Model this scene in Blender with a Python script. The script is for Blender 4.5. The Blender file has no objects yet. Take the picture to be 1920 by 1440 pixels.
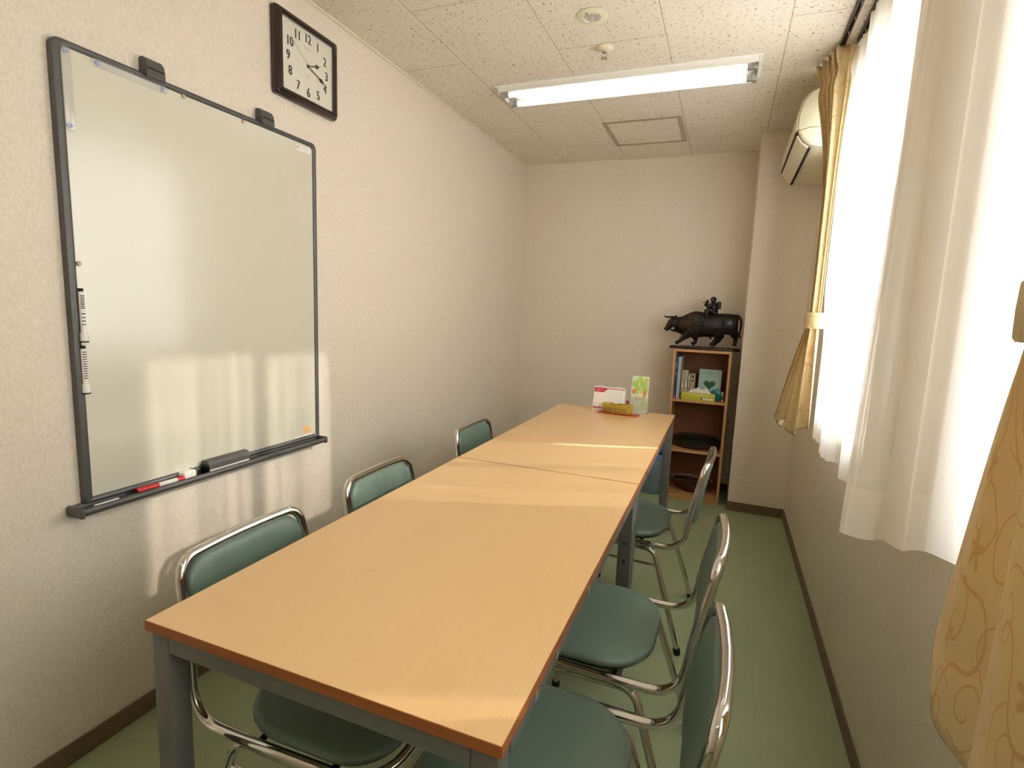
import bpy, bmesh, math, random
from mathutils import Vector, Matrix, noise
random.seed(7)
PI = math.pi
sc = bpy.context.scene
COL = sc.collection

# ------------------------------------------------------------------ dimensions
W, YF, H = 2.012, 4.143, 2.396      # room width, far wall, ceiling height
YB = -1.55                          # wall behind the camera
XC, YC = 1.674, 3.752               # boxed-out corner column
WT = 0.15                           # thickness of the window wall
WIN = [(1.80, 2.82), (0.10, 1.10)]  # window openings along y
WZ0, WZ1 = 0.88, 2.24

# ------------------------------------------------------------------ materials
class NT:
    def __init__(s, name):
        s.m = bpy.data.materials.new(name); s.m.use_nodes = True
        s.t = s.m.node_tree; s.t.nodes.clear()
        s.out = s.t.nodes.new('ShaderNodeOutputMaterial')
    def n(s, typ, **kw):
        nd = s.t.nodes.new('ShaderNode' + typ)
        ins = kw.pop('ins', {})
        for k, v in kw.items(): setattr(nd, k, v)
        for k, v in ins.items():
            if isinstance(v, bpy.types.NodeSocket): s.t.links.new(v, nd.inputs[k])
            else:
                if isinstance(v, (tuple, list)) and len(v) == 3 and nd.inputs[k].type == 'RGBA': v = (*v, 1)
                nd.inputs[k].default_value = v
        return nd
    def math(s, op, a, b=0.0, c=None, clamp=False):
        i = {0: a, 1: b}
        if c is not None: i[2] = c
        nd = s.n('Math', operation=op, ins=i); nd.use_clamp = clamp
        return nd.outputs[0]
    def mix(s, f, a, b):
        nd = s.n('MixRGB', ins={0: f, 1: a, 2: b}); return nd.outputs[0]
    def ramp(s, f, stops, interp='LINEAR'):
        nd = s.n('ValToRGB', ins={0: f}); cr = nd.color_ramp; cr.interpolation = interp
        while len(cr.elements) < len(stops): cr.elements.new(0.5)
        for e, (p, c) in zip(cr.elements, stops):
            e.position = p; e.color = (*c, 1) if len(c) == 3 else c
        return nd.outputs[0]
    def pos(s, scale=(1, 1, 1)):
        g = s.n('NewGeometry').outputs['Position']
        return s.n('Mapping', ins={0: g, 3: scale}).outputs[0]
    def obj(s, scale=(1, 1, 1)):
        g = s.n('TexCoord').outputs['Object']
        return s.n('Mapping', ins={0: g, 3: scale}).outputs[0]
    def uv(s, scale=(1, 1, 1)):
        g = s.n('TexCoord').outputs['UV']
        return s.n('Mapping', ins={0: g, 3: scale}).outputs[0]
    def noise(s, vec, scale, detail=2, rough=0.5, out=0):
        return s.n('TexNoise', ins={'Vector': vec, 'Scale': scale, 'Detail': detail, 'Roughness': rough}).outputs[out]
    def bump(s, h, strength=0.3, dist=0.01):
        return s.n('Bump', ins={'Height': h, 'Strength': strength, 'Distance': dist}).outputs[0]
    def pbr(s, **ins):
        nd = s.n('BsdfPrincipled', ins=ins)
        s.t.links.new(nd.outputs[0], s.out.inputs[0]); return nd

def flat(name, col, rough=0.5, metal=0.0, spec=0.5, coat=0.0, var=0.0, scale=30):
    t = NT(name)
    ins = {'Roughness': rough, 'Metallic': metal, 'Specular IOR Level': spec, 'Coat Weight': coat, 'Coat Roughness': 0.1}
    c = (*col, 1)
    n_ = t.noise(t.obj(), scale, 3)
    v = var if var else 0.03
    c = t.mix(n_, tuple(x * (1 - v) for x in col) + (1,), tuple(min(1, x * (1 + v)) for x in col) + (1,))
    ins['Base Color'] = c
    t.pbr(**ins)
    return t.m

def sr(r, g, b):
    f = lambda c: c / 12.92 if c <= .04045 else ((c + .055) / 1.055) ** 2.4
    return (f(r / 255), f(g / 255), f(b / 255))

def mat_wall():
    t = NT('wallpaper')
    p = t.pos()
    n1 = t.noise(p, 26, 4, .6)
    w = t.n('Mapping', ins={0: t.pos(), 3: (95, 95, 48), 2: (.5, .3, .4)}).outputs[0]
    n2 = t.noise(w, 1.8, 6, .7)
    n3 = t.noise(t.pos((1, 1, .02)), 170, 2)
    f = t.ramp(n2, [(.42, (0, 0, 0)), (.62, (1, 1, 1))])
    c = t.mix(f, sr(234, 223, 207), sr(224, 211, 194))
    r = t.ramp(f, [(0, (.36,) * 3), (1, (.56,) * 3)])
    h = t.math('ADD', t.math('MULTIPLY', f, 1.0), t.math('MULTIPLY', n3, .5))
    h = t.math('ADD', h, t.math('MULTIPLY', n1, .5))
    t.pbr(**{'Base Color': c, 'Roughness': r, 'Specular IOR Level': .35, 'Normal': t.bump(h, .26, .0011)})
    return t.m

def mat_ceiling():
    t = NT('mineral_fibre_ceiling')
    g = t.n('NewGeometry').outputs['Position']
    sp = t.n('SeparateXYZ', ins={0: g})
    u = t.math('SUBTRACT', sp.outputs[1], 2.390); v = t.math('SUBTRACT', sp.outputs[0], 0.329)
    cb = t.n('CombineXYZ', ins={0: u, 1: v, 2: 0.0}).outputs[0]
    br = t.n('TexBrick', ins={'Vector': cb, 'Scale': 1.0, 'Mortar Size': .0013, 'Mortar Smooth': 0.2, 'Brick Width': .91,
                              'Row Height': .455, 'Color1': (1, 1, 1), 'Color2': (1, 1, 1), 'Mortar': (0, 0, 0)})
    br.offset = .5; br.offset_frequency = 2
    joint = br.outputs['Fac']
    dist = t.noise(g, 40, 2, out=1)
    dv = t.n('VectorMath', operation='MULTIPLY_ADD', ins={0: dist, 1: (.035, .035, .035), 2: g}).outputs[0]
    marks = None
    for sc_, st, thr, off in ((82, (1, .42, 1), .15, 0), (70, (.45, 1, 1), .14, 3.3), (190, (1, 1, 1), .18, 7.7)):
        mp = t.n('Mapping', ins={0: dv, 1: (off, off * .7, 0), 3: (st[0], st[1], 0.001)}).outputs[0]
        vo = t.n('TexVoronoi', voronoi_dimensions='2D', ins={'Vector': mp, 'Scale': sc_, 'Randomness': 1.0})
        near = t.math('LESS_THAN', vo.outputs['Distance'], thr)
        pick = t.math('GREATER_THAN', t.n('SeparateColor', ins={0: vo.outputs['Color']}).outputs[0], .74)
        m = t.math('MULTIPLY', near, pick)
        marks = m if marks is None else t.math('MAXIMUM', marks, m)
    base = t.mix(t.noise(g, 6, 2), sr(226, 218, 203), sr(233, 225, 211))
    c = t.mix(t.math('MULTIPLY', marks, .68), base, sr(128, 110, 86))
    c = t.mix(t.math('MULTIPLY', joint, .8), c, sr(105, 88, 62))
    h = t.math('SUBTRACT', 1.0, t.math('MAXIMUM', marks, joint))
    t.pbr(**{'Base Color': c, 'Roughness': .9, 'Specular IOR Level': .15, 'Normal': t.bump(h, .5, .002)})
    return t.m

def mat_floor():
    t = NT('green_vinyl_floor')
    g = t.pos()
    n1 = t.noise(g, 3, 4, .6); n2 = t.noise(g, 160, 3, .7); n3 = t.noise(g, 14, 5, .7)
    c = t.mix(n1, sr(152, 166, 130), sr(166, 177, 141))
    c = t.mix(t.ramp(n2, [(.45, (0, 0, 0)), (.75, (.75,) * 3)]), c, sr(138, 152, 116))
    c = t.mix(t.ramp(n3, [(.6, (0, 0, 0)), (.85, (.35,) * 3)]), c, sr(118, 128, 98))
    sp = t.n('SeparateXYZ', ins={0: g})
    fx = t.math('ABSOLUTE', t.math('SUBTRACT', t.math('FRACT', t.math('DIVIDE', t.math('ADD', sp.outputs[0], .06), .4545)), .5))
    fy = t.math('ABSOLUTE', t.math('SUBTRACT', t.math('FRACT', t.math('DIVIDE', sp.outputs[1], .4545)), .5))
    j = t.math('GREATER_THAN', t.math('MAXIMUM', fx, fy), .4985)
    c = t.mix(t.math('MULTIPLY', j, .22), c, sr(75, 95, 66))
    t.pbr(**{'Base Color': c, 'Roughness': t.ramp(n3, [(0, (.30,) * 3), (1, (.5,) * 3)]), 'Specular IOR Level': .4,
             'Normal': t.bump(n2, .08, .001)})
    return t.m

def mat_wood(name, a, b, axis=0, rough=.3, fine=1.0, coat=0.0):
    t = NT(name)
    s = [95, 95, 95]; s[axis] = 4
    v = t.obj(tuple(s))
    n1 = t.noise(v, 1.0 * fine, 5, .65)
    s2 = [7, 7, 7]; s2[axis] = .5
    n2 = t.noise(t.obj(tuple(s2)), 1.5, 3, .5)
    f = t.math('ADD', t.math('MULTIPLY', n1, .65), t.math('MULTIPLY', n2, .35))
    c = t.mix(t.ramp(f, [(.35, (0, 0, 0)), (.66, (1, 1, 1))]), a, b)
    t.pbr(**{'Base Color': c, 'Roughness': rough, 'Specular IOR Level': .45, 'Coat Weight': coat, 'Coat Roughness': .12,
             'Normal': t.bump(n1, .05, .0005)})
    return t.m

def mat_lace():
    t = NT('sheer_white_lace')
    cs = t.n('NewGeometry')
    dot = t.n('VectorMath', operation='DOT_PRODUCT', ins={0: cs.outputs['Normal'], 1: cs.outputs['Incoming']}).outputs['Value']
    co = t.math('MAXIMUM', t.math('ABSOLUTE', dot), .08)
    tc = t.n('TexCoord').outputs['UV']
    sp = t.n('SeparateXYZ', ins={0: tc})
    # thread density: woven columns of tiny holes, stitched seam tapes, doubled hem
    seam = t.math('LESS_THAN', t.math('ABSOLUTE', t.math('SUBTRACT', t.math('FRACT', t.math('DIVIDE', sp.outputs[0], .31)), .5)), .026)
    dots = t.math('GREATER_THAN', t.math('SINE', t.math('MULTIPLY', sp.outputs[1], 900)), .1)
    hem = t.math('LESS_THAN', sp.outputs[1], .115)
    head = t.math('GREATER_THAN', sp.outputs[1], 1.50)
    wv = t.n('TexNoise', ins={'Vector': t.n('Mapping', ins={0: tc, 3: (180, 520, 1)}).outputs[0], 'Scale': 1.0, 'Detail': 2}).outputs[0]
    lay = t.math('ADD', 1.0, t.math('MULTIPLY', seam, t.math('ADD', .5, t.math('MULTIPLY', dots, .6))))
    lay = t.math('ADD', lay, t.math('MULTIPLY', hem, 1.0))
    lay = t.math('ADD', lay, t.math('MULTIPLY', head, 1.0))
    lay = t.math('ADD', lay, t.math('MULTIPLY', t.math('SUBTRACT', wv, .5), .5))
    T = t.math('POWER', .20, t.math('DIVIDE', lay, co))
    d = t.n('BsdfDiffuse', ins={'Color': sr(250, 247, 240)}).outputs[0]
    tl = t.n('BsdfTranslucent', ins={'Color': sr(252, 248, 240)}).outputs[0]
    m1 = t.n('MixShader', ins={0: .40, 1: d, 2: tl}).outputs[0]
    tr = t.n('BsdfTransparent', ins={'Color': (1, 1, 1)}).outputs[0]
    m2 = t.n('MixShader', ins={0: T, 1: m1, 2: tr}).outputs[0]
    t.t.links.new(m2, t.out.inputs[0])
    return t.m

def mat_drape():
    t = NT('gold_floral_fabric')
    uv = t.n('TexCoord').outputs['UV']
    ds = t.n('TexNoise', ins={'Vector': uv, 'Scale': 14, 'Detail': 1}).outputs[1]
    ds = t.n('VectorMath', operation='SUBTRACT', ins={0: ds, 1: (.5, .5, .5)}).outputs[0]
    duv = t.n('VectorMath', operation='MULTIPLY_ADD', ins={0: ds, 1: (.03, .03, 0), 2: uv}).outputs[0]
    flat2 = t.n('VectorMath', operation='MULTIPLY', ins={0: duv, 1: (1, 1, 0)}).outputs[0]
    pat = None
    for scale, off, spiral in ((8.2, (0, 0, 0), True), (7.4, (.37, .21, 0), False)):
        v = t.n('VectorMath', operation='ADD', ins={0: flat2, 1: off}).outputs[0]
        vo = t.n('TexVoronoi', voronoi_dimensions='2D', ins={'Vector': v, 'Scale': scale, 'Randomness': .65})
        lc = t.n('VectorMath', operation='SUBTRACT', ins={0: v, 1: vo.outputs['Position']}).outputs[0]
        sp = t.n('SeparateXYZ', ins={0: lc})
        r = t.math('POWER', t.math('ADD', t.math('MULTIPLY', sp.outputs[0], sp.outputs[0]), t.math('MULTIPLY', sp.outputs[1], sp.outputs[1])), .5)
        th = t.math('DIVIDE', t.math('ARCTAN2', sp.outputs[1], sp.outputs[0]), 2 * PI)
        rnd_ = t.n('SeparateColor', ins={0: vo.outputs['Color']}).outputs
        if spiral:
            ph = t.math('FRACT', t.math('ADD', t.math('SUBTRACT', t.math('DIVIDE', r, .034), th), rnd_[1]))
            ln = t.math('LESS_THAN', t.math('ABSOLUTE', t.math('SUBTRACT', ph, .5)), .055)
            ms = t.math('MULTIPLY', t.math('LESS_THAN', r, .056), t.math('GREATER_THAN', r, .010))
            m = t.math('MULTIPLY', ln, ms)
        else:
            edge = t.math('MULTIPLY', .020, t.math('ADD', 1.0, t.math('MULTIPLY', .42, t.math('SINE', t.math('MULTIPLY', th, 2 * PI * 5)))))
            inside = t.math('LESS_THAN', r, edge)
            veins = t.math('GREATER_THAN', t.math('ABSOLUTE', t.math('SINE', t.math('MULTIPLY', th, 2 * PI * 5))), .22)
            m = t.math('MULTIPLY', t.math('MULTIPLY', inside, veins), t.math('GREATER_THAN', rnd_[0], .35))
        pat = m if pat is None else t.math('MAXIMUM', pat, m)
    v2 = t.n('TexNoise', ins={'Vector': t.n('Mapping', ins={0: uv, 3: (1, .7, 1), 1: (3, 1, 0)}).outputs[0], 'Scale': 7, 'Detail': 0}).outputs[0]
    vine = t.math('LESS_THAN', t.math('ABSOLUTE', t.math('SUBTRACT', v2, .5)), .0075)
    pat = t.math('MAXIMUM', pat, vine)
    weave = t.n('TexNoise', ins={'Vector': t.n('Mapping', ins={0: uv, 3: (900, 250, 1)}).outputs[0], 'Scale': 1, 'Detail': 1}).outputs[0]
    a = t.mix(weave, sr(215, 192, 142), sr(227, 206, 158))
    c = t.mix(t.math('MULTIPLY', pat, .55), a, sr(200, 146, 92))
    pb = t.n('BsdfPrincipled', ins={'Base Color': c, 'Roughness': .62, 'Specular IOR Level': .25, 'Sheen Weight': .2,
                                    'Normal': t.bump(t.math('ADD', weave, pat), .15, .0006)}).outputs[0]
    tl = t.n('BsdfTranslucent', ins={'Color': c}).outputs[0]
    m = t.n('MixShader', ins={0: .13, 1: pb, 2: tl}).outputs[0]
    t.t.links.new(m, t.out.inputs[0])
    return t.m

def mat_emit(name, col, s):
    t = NT(name)
    e = t.n('Emission', ins={'Color': (*col, 1), 'Strength': s})
    t.t.links.new(e.outputs[0], t.out.inputs[0]); return t.m

def mat_glass(name, tint=(1, 1, 1), gloss=.08, milky=0):
    t = NT(name)
    tr = t.n('BsdfTransparent', ins={'Color': (*tint, 1)}).outputs[0]
    gl = t.n('BsdfGlossy', ins={'Roughness': .02}).outputs[0]
    g = t.n('NewGeometry')
    dot = t.n('VectorMath', operation='DOT_PRODUCT', ins={0: g.outputs['Normal'], 1: g.outputs['Incoming']}).outputs['Value']
    k = t.math('POWER', t.math('SUBTRACT', 1.0, t.math('ABSOLUTE', dot)), 4.0)
    fr = t.math('ADD', .03, t.math('MULTIPLY', k, .6))
    if milky:
        tr = t.n('MixShader', ins={0: milky, 1: tr, 2: t.n('BsdfDiffuse', ins={'Color': (.9, .9, .86, 1)}).outputs[0]}).outputs[0]
    m = t.n('MixShader', ins={0: t.math('MULTIPLY', fr, gloss / .08, clamp=True), 1: tr, 2: gl}).outputs[0]
    t.t.links.new(m, t.out.inputs[0]); return t.m

def mat_bronze():
    t = NT('dark_bronze')
    n1 = t.noise(t.obj(), 14, 4, .6); n2 = t.noise(t.obj(), 120, 4, .6)
    c = t.ramp(n1, [(.40, sr(20, 23, 20)), (.58, sr(42, 29, 24)), (.76, sr(90, 58, 38))])
    t.pbr(**{'Base Color': c, 'Metallic': .35, 'Roughness': .34, 'Specular IOR Level': .5, 'Normal': t.bump(n2, .35, .0012)})
    return t.m

def mat_hammered_gold():
    t = NT('pierced_gold_metal')
    n1 = t.n('TexVoronoi', ins={'Vector': t.obj(), 'Scale': 190}).outputs['Distance']
    n2 = t.noise(t.obj(), 60, 3)
    c = t.mix(n2, sr(176, 150, 44), sr(222, 200, 92))
    t.pbr(**{'Base Color': c, 'Metallic': .55, 'Roughness': .38, 'Normal': t.bump(n1, .6, .002)})
    return t.m

def mat_vinyl():
    t = NT('green_vinyl_upholstery')
    v = t.n('TexVoronoi', ins={'Vector': t.obj(), 'Scale': 700}).outputs['Distance']
    n2 = t.noise(t.obj(), 8, 2)
    c = t.mix(n2, sr(98, 118, 106), sr(106, 126, 113))
    t.pbr(**{'Base Color': c, 'Roughness': .38, 'Specular IOR Level': .5, 'Normal': t.bump(v, .08, .0004)})
    return t.m

def mat_board():
    t = NT('whiteboard_enamel')
    n1 = t.noise(t.obj(), 900, 2)
    c = t.mix(t.noise(t.obj(), 3, 3), sr(214, 210, 192), sr(218, 214, 197))
    t.pbr(**{'Base Color': c, 'Roughness': .22, 'Specular IOR Level': .6, 'Coat Weight': .25, 'Coat Roughness': .06,
             'Normal': t.bump(t.noise(t.obj(), 35, 2), .02, .002)})
    return t.m

M = dict(
    wall=mat_wall(), ceil=mat_ceiling(), floor=mat_floor(),
    base=flat('brown_vinyl_baseboard', sr(112, 92, 70), .45),
    white=flat('white_painted_metal', sr(240, 238, 232), .35),
    cream=flat('cream_plastic', sr(228, 222, 196), .38),
    ac=flat('ivory_plastic', sr(222, 214, 184), .34),
    alu=flat('brushed_aluminium', sr(190, 190, 188), .35, .9),
    darkalu=flat('dark_rail_metal', sr(70, 62, 52), .4, .7),
    hatchm=flat('hatch_frame_metal', sr(176, 162, 138), .45, .3),
    black=flat('black_plastic', sr(20, 20, 20), .4),
    slot=flat('dark_slot', sr(24, 22, 18), .8),
    frame=flat('charcoal_aluminium', sr(92, 92, 90), .42, .35),
    frame2=flat('charcoal_plastic', sr(84, 82, 80), .5),
    clockf=flat('dark_brown_lacquer', sr(44, 26, 24), .22, coat=.4),
    dial=flat('ivory_dial', sr(232, 228, 212), .5),
    ink=flat('black_ink', sr(30, 28, 28), .6),
    greyink=flat('grey_ink', sr(150, 148, 140), .6),
    chrome=flat('polished_chrome', sr(214, 212, 208), .07, 1.0, var=.01),
    rubber=flat('black_rubber', sr(18, 18, 18), .7),
    vinyl=mat_vinyl(),
    tabletop=mat_wood('beech_laminate', sr(232, 194, 141), sr(227, 187, 133), axis=1, rough=.28, fine=2.6, coat=.12),
    edge=mat_wood('brown_table_edge', sr(166, 98, 50), sr(150, 86, 42), axis=0, rough=.45),
    tmetal=flat('grey_green_table_metal', sr(116, 118, 116), .42, .35),
    tmetal2=flat('silver_table_channel', sr(168, 168, 164), .35, .6),
    shelf=mat_wood('birch_shelf_board', sr(206, 160, 108), sr(192, 144, 92), axis=2, rough=.45, fine=.6),
    shelfin=mat_wood('brown_shelf_back', sr(146, 96, 60), sr(132, 84, 50), axis=2, rough=.55, fine=.6),
    shelfside=mat_wood('shelf_outer_side', sr(150, 128, 104), sr(138, 116, 92), axis=2, rough=.5, fine=.6),
    lace=mat_lace(), drape=mat_drape(),
    tube=mat_emit('fluorescent_glow', (1.0, .97, .90), 1.8),
    glass=mat_glass('window_glass'), clear=mat_glass('clear_plastic', (1, 1, 1), .14, .18),
    reflect=flat('reflector', sr(240, 240, 240), .22, .8),
    bronze=mat_bronze(), gold=mat_hammered_gold(), board=mat_board(),
    blue=flat('pale_blue_magnet', sr(140, 160, 226), .4), tan=flat('tan_magnet', sr(196, 182, 146), .5),
    markw=flat('white_marker_body', sr(238, 236, 230), .35), red=flat('red_plastic', sr(206, 32, 36), .25),
    felt=flat('white_felt', sr(216, 214, 204), .9), orange=flat('orange_sticker', sr(240, 200, 140), .6),
    paper=flat('white_paper', sr(244, 241, 232), .6), redp=flat('red_print', sr(206, 52, 76), .55),
    pinkp=flat('pink_print', sr(224, 96, 120), .55), yelp=flat('yellow_print', sr(232, 200, 84), .55),
    grnp=flat('green_print', sr(140, 180, 90), .55), blup=flat('blue_print', sr(110, 130, 170), .55),
    lime=flat('lime_print', sr(176, 206, 96), .5), palegrn=flat('pale_green_print', sr(214, 226, 190), .5),
    orgp=flat('orange_print', sr(214, 140, 90), .55), redtray=flat('red_mat', sr(196, 62, 48), .45),
    bluebook=flat('blue_cover', sr(44, 92, 150), .4), greybook=flat('grey_binder', sr(176, 182, 180), .45),
    creambook=flat('cream_cover', sr(226, 214, 184), .5), tanbook=flat('tan_cover', sr(176, 156, 116), .5),
    teal=flat('pale_teal_cover', sr(168, 200, 188), .35), leaf=flat('leaf_green_print', sr(38, 96, 56), .6, var=.35, scale=260),
    tissue=flat('white_tissue', sr(240, 232, 222), .9), tbox=flat('olive_yellow_card', sr(196, 190, 56), .45),
    tbox2=flat('pale_yellow_card', sr(216, 212, 104), .45), tealobj=flat('teal_plastic', sr(20, 118, 128), .35),
    silver=flat('silver_metal', sr(200, 200, 200), .2, 1.0),
    tray=flat('black_green_lacquer', sr(14, 26, 22), .18, coat=.5), brownbowl=flat('brown_lacquer', sr(66, 38, 28), .35),
    redbowl=flat('dull_red_lacquer', sr(110, 50, 40), .35), olive=flat('dull_tan_handle', sr(120, 96, 76), .6),
    bin=flat('grey_blue_plastic', sr(128, 148, 166), .35), binlid=flat('blue_plastic', sr(84, 134, 188), .35),
)

# ------------------------------------------------------------------ mesh helpers
def link(name, me, mats, parent=None, loc=None, smooth=None):
    o = bpy.data.objects.new(name, me)
    if not isinstance(mats, (list, tuple)): mats = [mats]
    for m in mats: me.materials.append(M[m] if isinstance(m, str) else m)
    COL.objects.link(o)
    if parent is not None: o.parent = parent
    if loc is not None: o.location = loc
    return o

def done(name, bm, mats, parent=None, smooth=False, angle=40, loc=None):
    bmesh.ops.recalc_face_normals(bm, faces=bm.faces)
    me = bpy.data.meshes.new(name)
    if smooth:
        for f in bm.faces: f.smooth = True
        ca = math.radians(angle)
        for e in bm.edges:
            if len(e.link_faces) == 2 and e.calc_face_angle(0) > ca: e.smooth = False
    bm.to_mesh(me); bm.free()
    return link(name, me, mats, parent, loc)

def BM(): return bmesh.new()

def box(bm, x0, x1, y0, y1, z0, z1, bev=0.0, mi=0, mat=None, seg=2):
    r = bmesh.ops.create_cube(bm, size=1.0)
    vs = r['verts']
    for v in vs:
        v.co = Vector((x0 + (v.co.x + .5) * (x1 - x0), y0 + (v.co.y + .5) * (y1 - y0), z0 + (v.co.z + .5) * (z1 - z0)))
    fs = list({f for v in vs for f in v.link_faces})
    if bev > 0:
        es = list({e for v in vs for e in v.link_edges})
        rb = bmesh.ops.bevel(bm, geom=es, offset=bev, segments=seg, affect='EDGES', profile=.5)
        fs = list({f for f in rb['faces']} | {f for f in fs if f.is_valid})
        vs = list({v for f in fs for v in f.verts})
    for f in fs: f.material_index = mi
    if mat is not None: bmesh.ops.transform(bm, matrix=mat, verts=vs)
    return vs

def fillet(pts, rads, seg=8, closed=False):
    pts = [Vector(p) for p in pts]; n = len(pts); out = []
    for i, p in enumerate(pts):
        r = rads[i] if isinstance(rads, (list, tuple)) else rads
        if (not closed and i in (0, n - 1)) or r <= 0: out.append(p); continue
        a = (pts[i - 1] - p); b = (pts[(i + 1) % n] - p)
        la, lb = a.length, b.length; a.normalize(); b.normalize()
        ang = a.angle(b)
        if ang > PI - .02: out.append(p); continue
        d = min(r / math.tan(ang / 2), la * .49, lb * .49)
        p0, p1 = p + a * d, p + b * d
        for k in range(seg + 1):
            t = k / seg
            # quadratic-like arc with circular feel
            c = p0 * (1 - t) ** 2 + p * 2 * t * (1 - t) * .9 + p1 * t ** 2
            wsum = (1 - t) ** 2 + 2 * t * (1 - t) * .9 + t ** 2
            out.append(c / wsum)
    return out

def tube(bm, pts, r, seg=12, closed=False, mi=0, cap=True):
    n = len(pts); pts = [Vector(p) for p in pts]
    tang = []
    for i in range(n):
        a = pts[(i - 1) % n] if (closed or i > 0) else pts[i]
        b = pts[(i + 1) % n] if (closed or i < n - 1) else pts[i]
        tang.append((b - a).normalized())
    up = Vector((0, 0, 1)) if abs(tang[0].z) < .9 else Vector((1, 0, 0))
    nrm = tang[0].cross(up).normalized()
    rings = []
    for i in range(n):
        if i > 0:
            q = tang[i - 1].rotation_difference(tang[i]); nrm = (q @ nrm).normalized()
        b = tang[i].cross(nrm).normalized()
        rr = r[i] if isinstance(r, (list, tuple)) else r
        rings.append([bm.verts.new(pts[i] + (nrm * math.cos(2 * PI * k / seg) + b * math.sin(2 * PI * k / seg)) * rr) for k in range(seg)])
    m = n if closed else n - 1
    for i in range(m):
        A, B = rings[i], rings[(i + 1) % n]
        off = 0
        if closed and i == n - 1:
            off = min(range(seg), key=lambda o: (A[0].co - B[o].co).length)
        for k in range(seg):
            f = bm.faces.new((A[k], A[(k + 1) % seg], B[(k + 1 + off) % seg], B[(k + off) % seg])); f.material_index = mi; f.smooth = True
    if not closed and cap:
        for R in (rings[0], rings[-1]):
            f = bm.faces.new(R); f.material_index = mi
    return rings

def cyl(bm, p0, p1, r, seg=20, r2=None, mi=0):
    return tube(bm, [p0, p1], [r, r if r2 is None else r2], seg, mi=mi)

def lathe(bm, prof, seg=32, c=(0, 0, 0), axis='z', mi=0, sy=1.0, sx=1.0):
    rings = []
    for (r, h) in prof:
        ring = []
        for k in range(seg):
            a = 2 * PI * k / seg
            u, v = r * math.cos(a) * sx, r * math.sin(a) * sy
            if axis == 'z': p = (c[0] + u, c[1] + v, c[2] + h)
            elif axis == 'x': p = (c[0] + h, c[1] + u, c[2] + v)
            else: p = (c[0] + u, c[1] + h, c[2] + v)
            ring.append(bm.verts.new(p))
        rings.append(ring)
    for A, B in zip(rings, rings[1:]):
        for k in range(seg):
            f = bm.faces.new((A[k], A[(k + 1) % seg], B[(k + 1) % seg], B[k])); f.material_index = mi; f.smooth = True
    for R in (rings[0], rings[-1]):
        f = bm.faces.new(R); f.material_index = mi
    return rings

def rrect(w, h, r, seg=6, cx=0, cy=0):
    if not isinstance(r, (list, tuple)): r = [r] * 4      # corners: ++, -+, --, +-
    out = []
    for (sx, sy, a0), rr in zip(((1, 1, 0), (-1, 1, PI / 2), (-1, -1, PI), (1, -1, 1.5 * PI)), r):
        x, y = cx + sx * (w / 2 - rr), cy + sy * (h / 2 - rr)
        for k in range(seg + 1):
            a = a0 + PI / 2 * k / seg
            out.append((x + rr * math.cos(a), y + rr * math.sin(a)))
    return out

def loft(bm, loops, fn=lambda p: p, mi=0, cap=True):
    rings = [[bm.verts.new(fn(Vector(p))) for p in L] for L in loops]
    n = len(rings[0])
    for A, B in zip(rings, rings[1:]):
        for k in range(n):
            f = bm.faces.new((A[k], A[(k + 1) % n], B[(k + 1) % n], B[k])); f.material_index = mi; f.smooth = True
    if cap:
        for R in (rings[0], rings[-1]):
            f = bm.faces.new(R); f.material_index = mi
    return rings

def pad(bm, outline, levels, fn=lambda p: p, mi=0):
    """levels: (scale_inset, height) ; outline shrunk towards its centre."""
    cx = sum(p[0] for p in outline) / len(outline); cy = sum(p[1] for p in outline) / len(outline)
    hw = max(abs(p[0] - cx) for p in outline); hh = max(abs(p[1] - cy) for p in outline)
    loops = []
    for ins, z in levels:
        loops.append([((p[0] - cx) * (1 - ins / hw) + cx, (p[1] - cy) * (1 - ins / hh) + cy, z) for p in outline])
    return loft(bm, loops, fn, mi)

def prism_x(bm, prof, x0, x1, mi=0):
    """profile in (y,z) extruded along x"""
    A = [bm.verts.new((x0, a, b)) for a, b in prof]; B = [bm.verts.new((x1, a, b)) for a, b in prof]
    n = len(prof)
    for k in range(n):
        f = bm.faces.new((A[k], A[(k + 1) % n], B[(k + 1) % n], B[k])); f.material_index = mi
    for R in (A, B):
        f = bm.faces.new(R); f.material_index = mi

def prism_y(bm, prof, y0, y1, mi=0, smooth=False):
    A = [bm.verts.new((a, y0, b)) for a, b in prof]; B = [bm.verts.new((a, y1, b)) for a, b in prof]
    n = len(prof)
    for k in range(n):
        f = bm.faces.new((A[k], A[(k + 1) % n], B[(k + 1) % n], B[k])); f.material_index = mi
    for R in (A, B):
        f = bm.faces.new(R); f.material_index = mi

_txt = {}
def text(bm, s, size, mat, depth=.0006, mi=0, align='CENTER'):
    key = (s, align)
    if key not in _txt:
        cu = bpy.data.curves.new('t', 'FONT'); cu.body = s; cu.size = 1.0; cu.align_x = align; cu.align_y = 'CENTER'
        cu.resolution_u = 3
        o = bpy.data.objects.new('t', cu); COL.objects.link(o)
        dg = bpy.context.evaluated_depsgraph_get(); dg.update()
        me = bpy.data.meshes.new_from_object(o.evaluated_get(dg))
        _txt[key] = ([v.co.copy() for v in me.vertices], [tuple(p.vertices) for p in me.polygons])
        bpy.data.objects.remove(o); bpy.data.curves.remove(cu); bpy.data.meshes.remove(me)
    vs, fs = _txt[key]
    nv = [bm.verts.new(mat @ Vector((v.x * size, v.y * size, depth))) for v in vs]
    for f in fs:
        try: q = bm.faces.new([nv[i] for i in f]); q.material_index = mi
        except ValueError: pass

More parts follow.
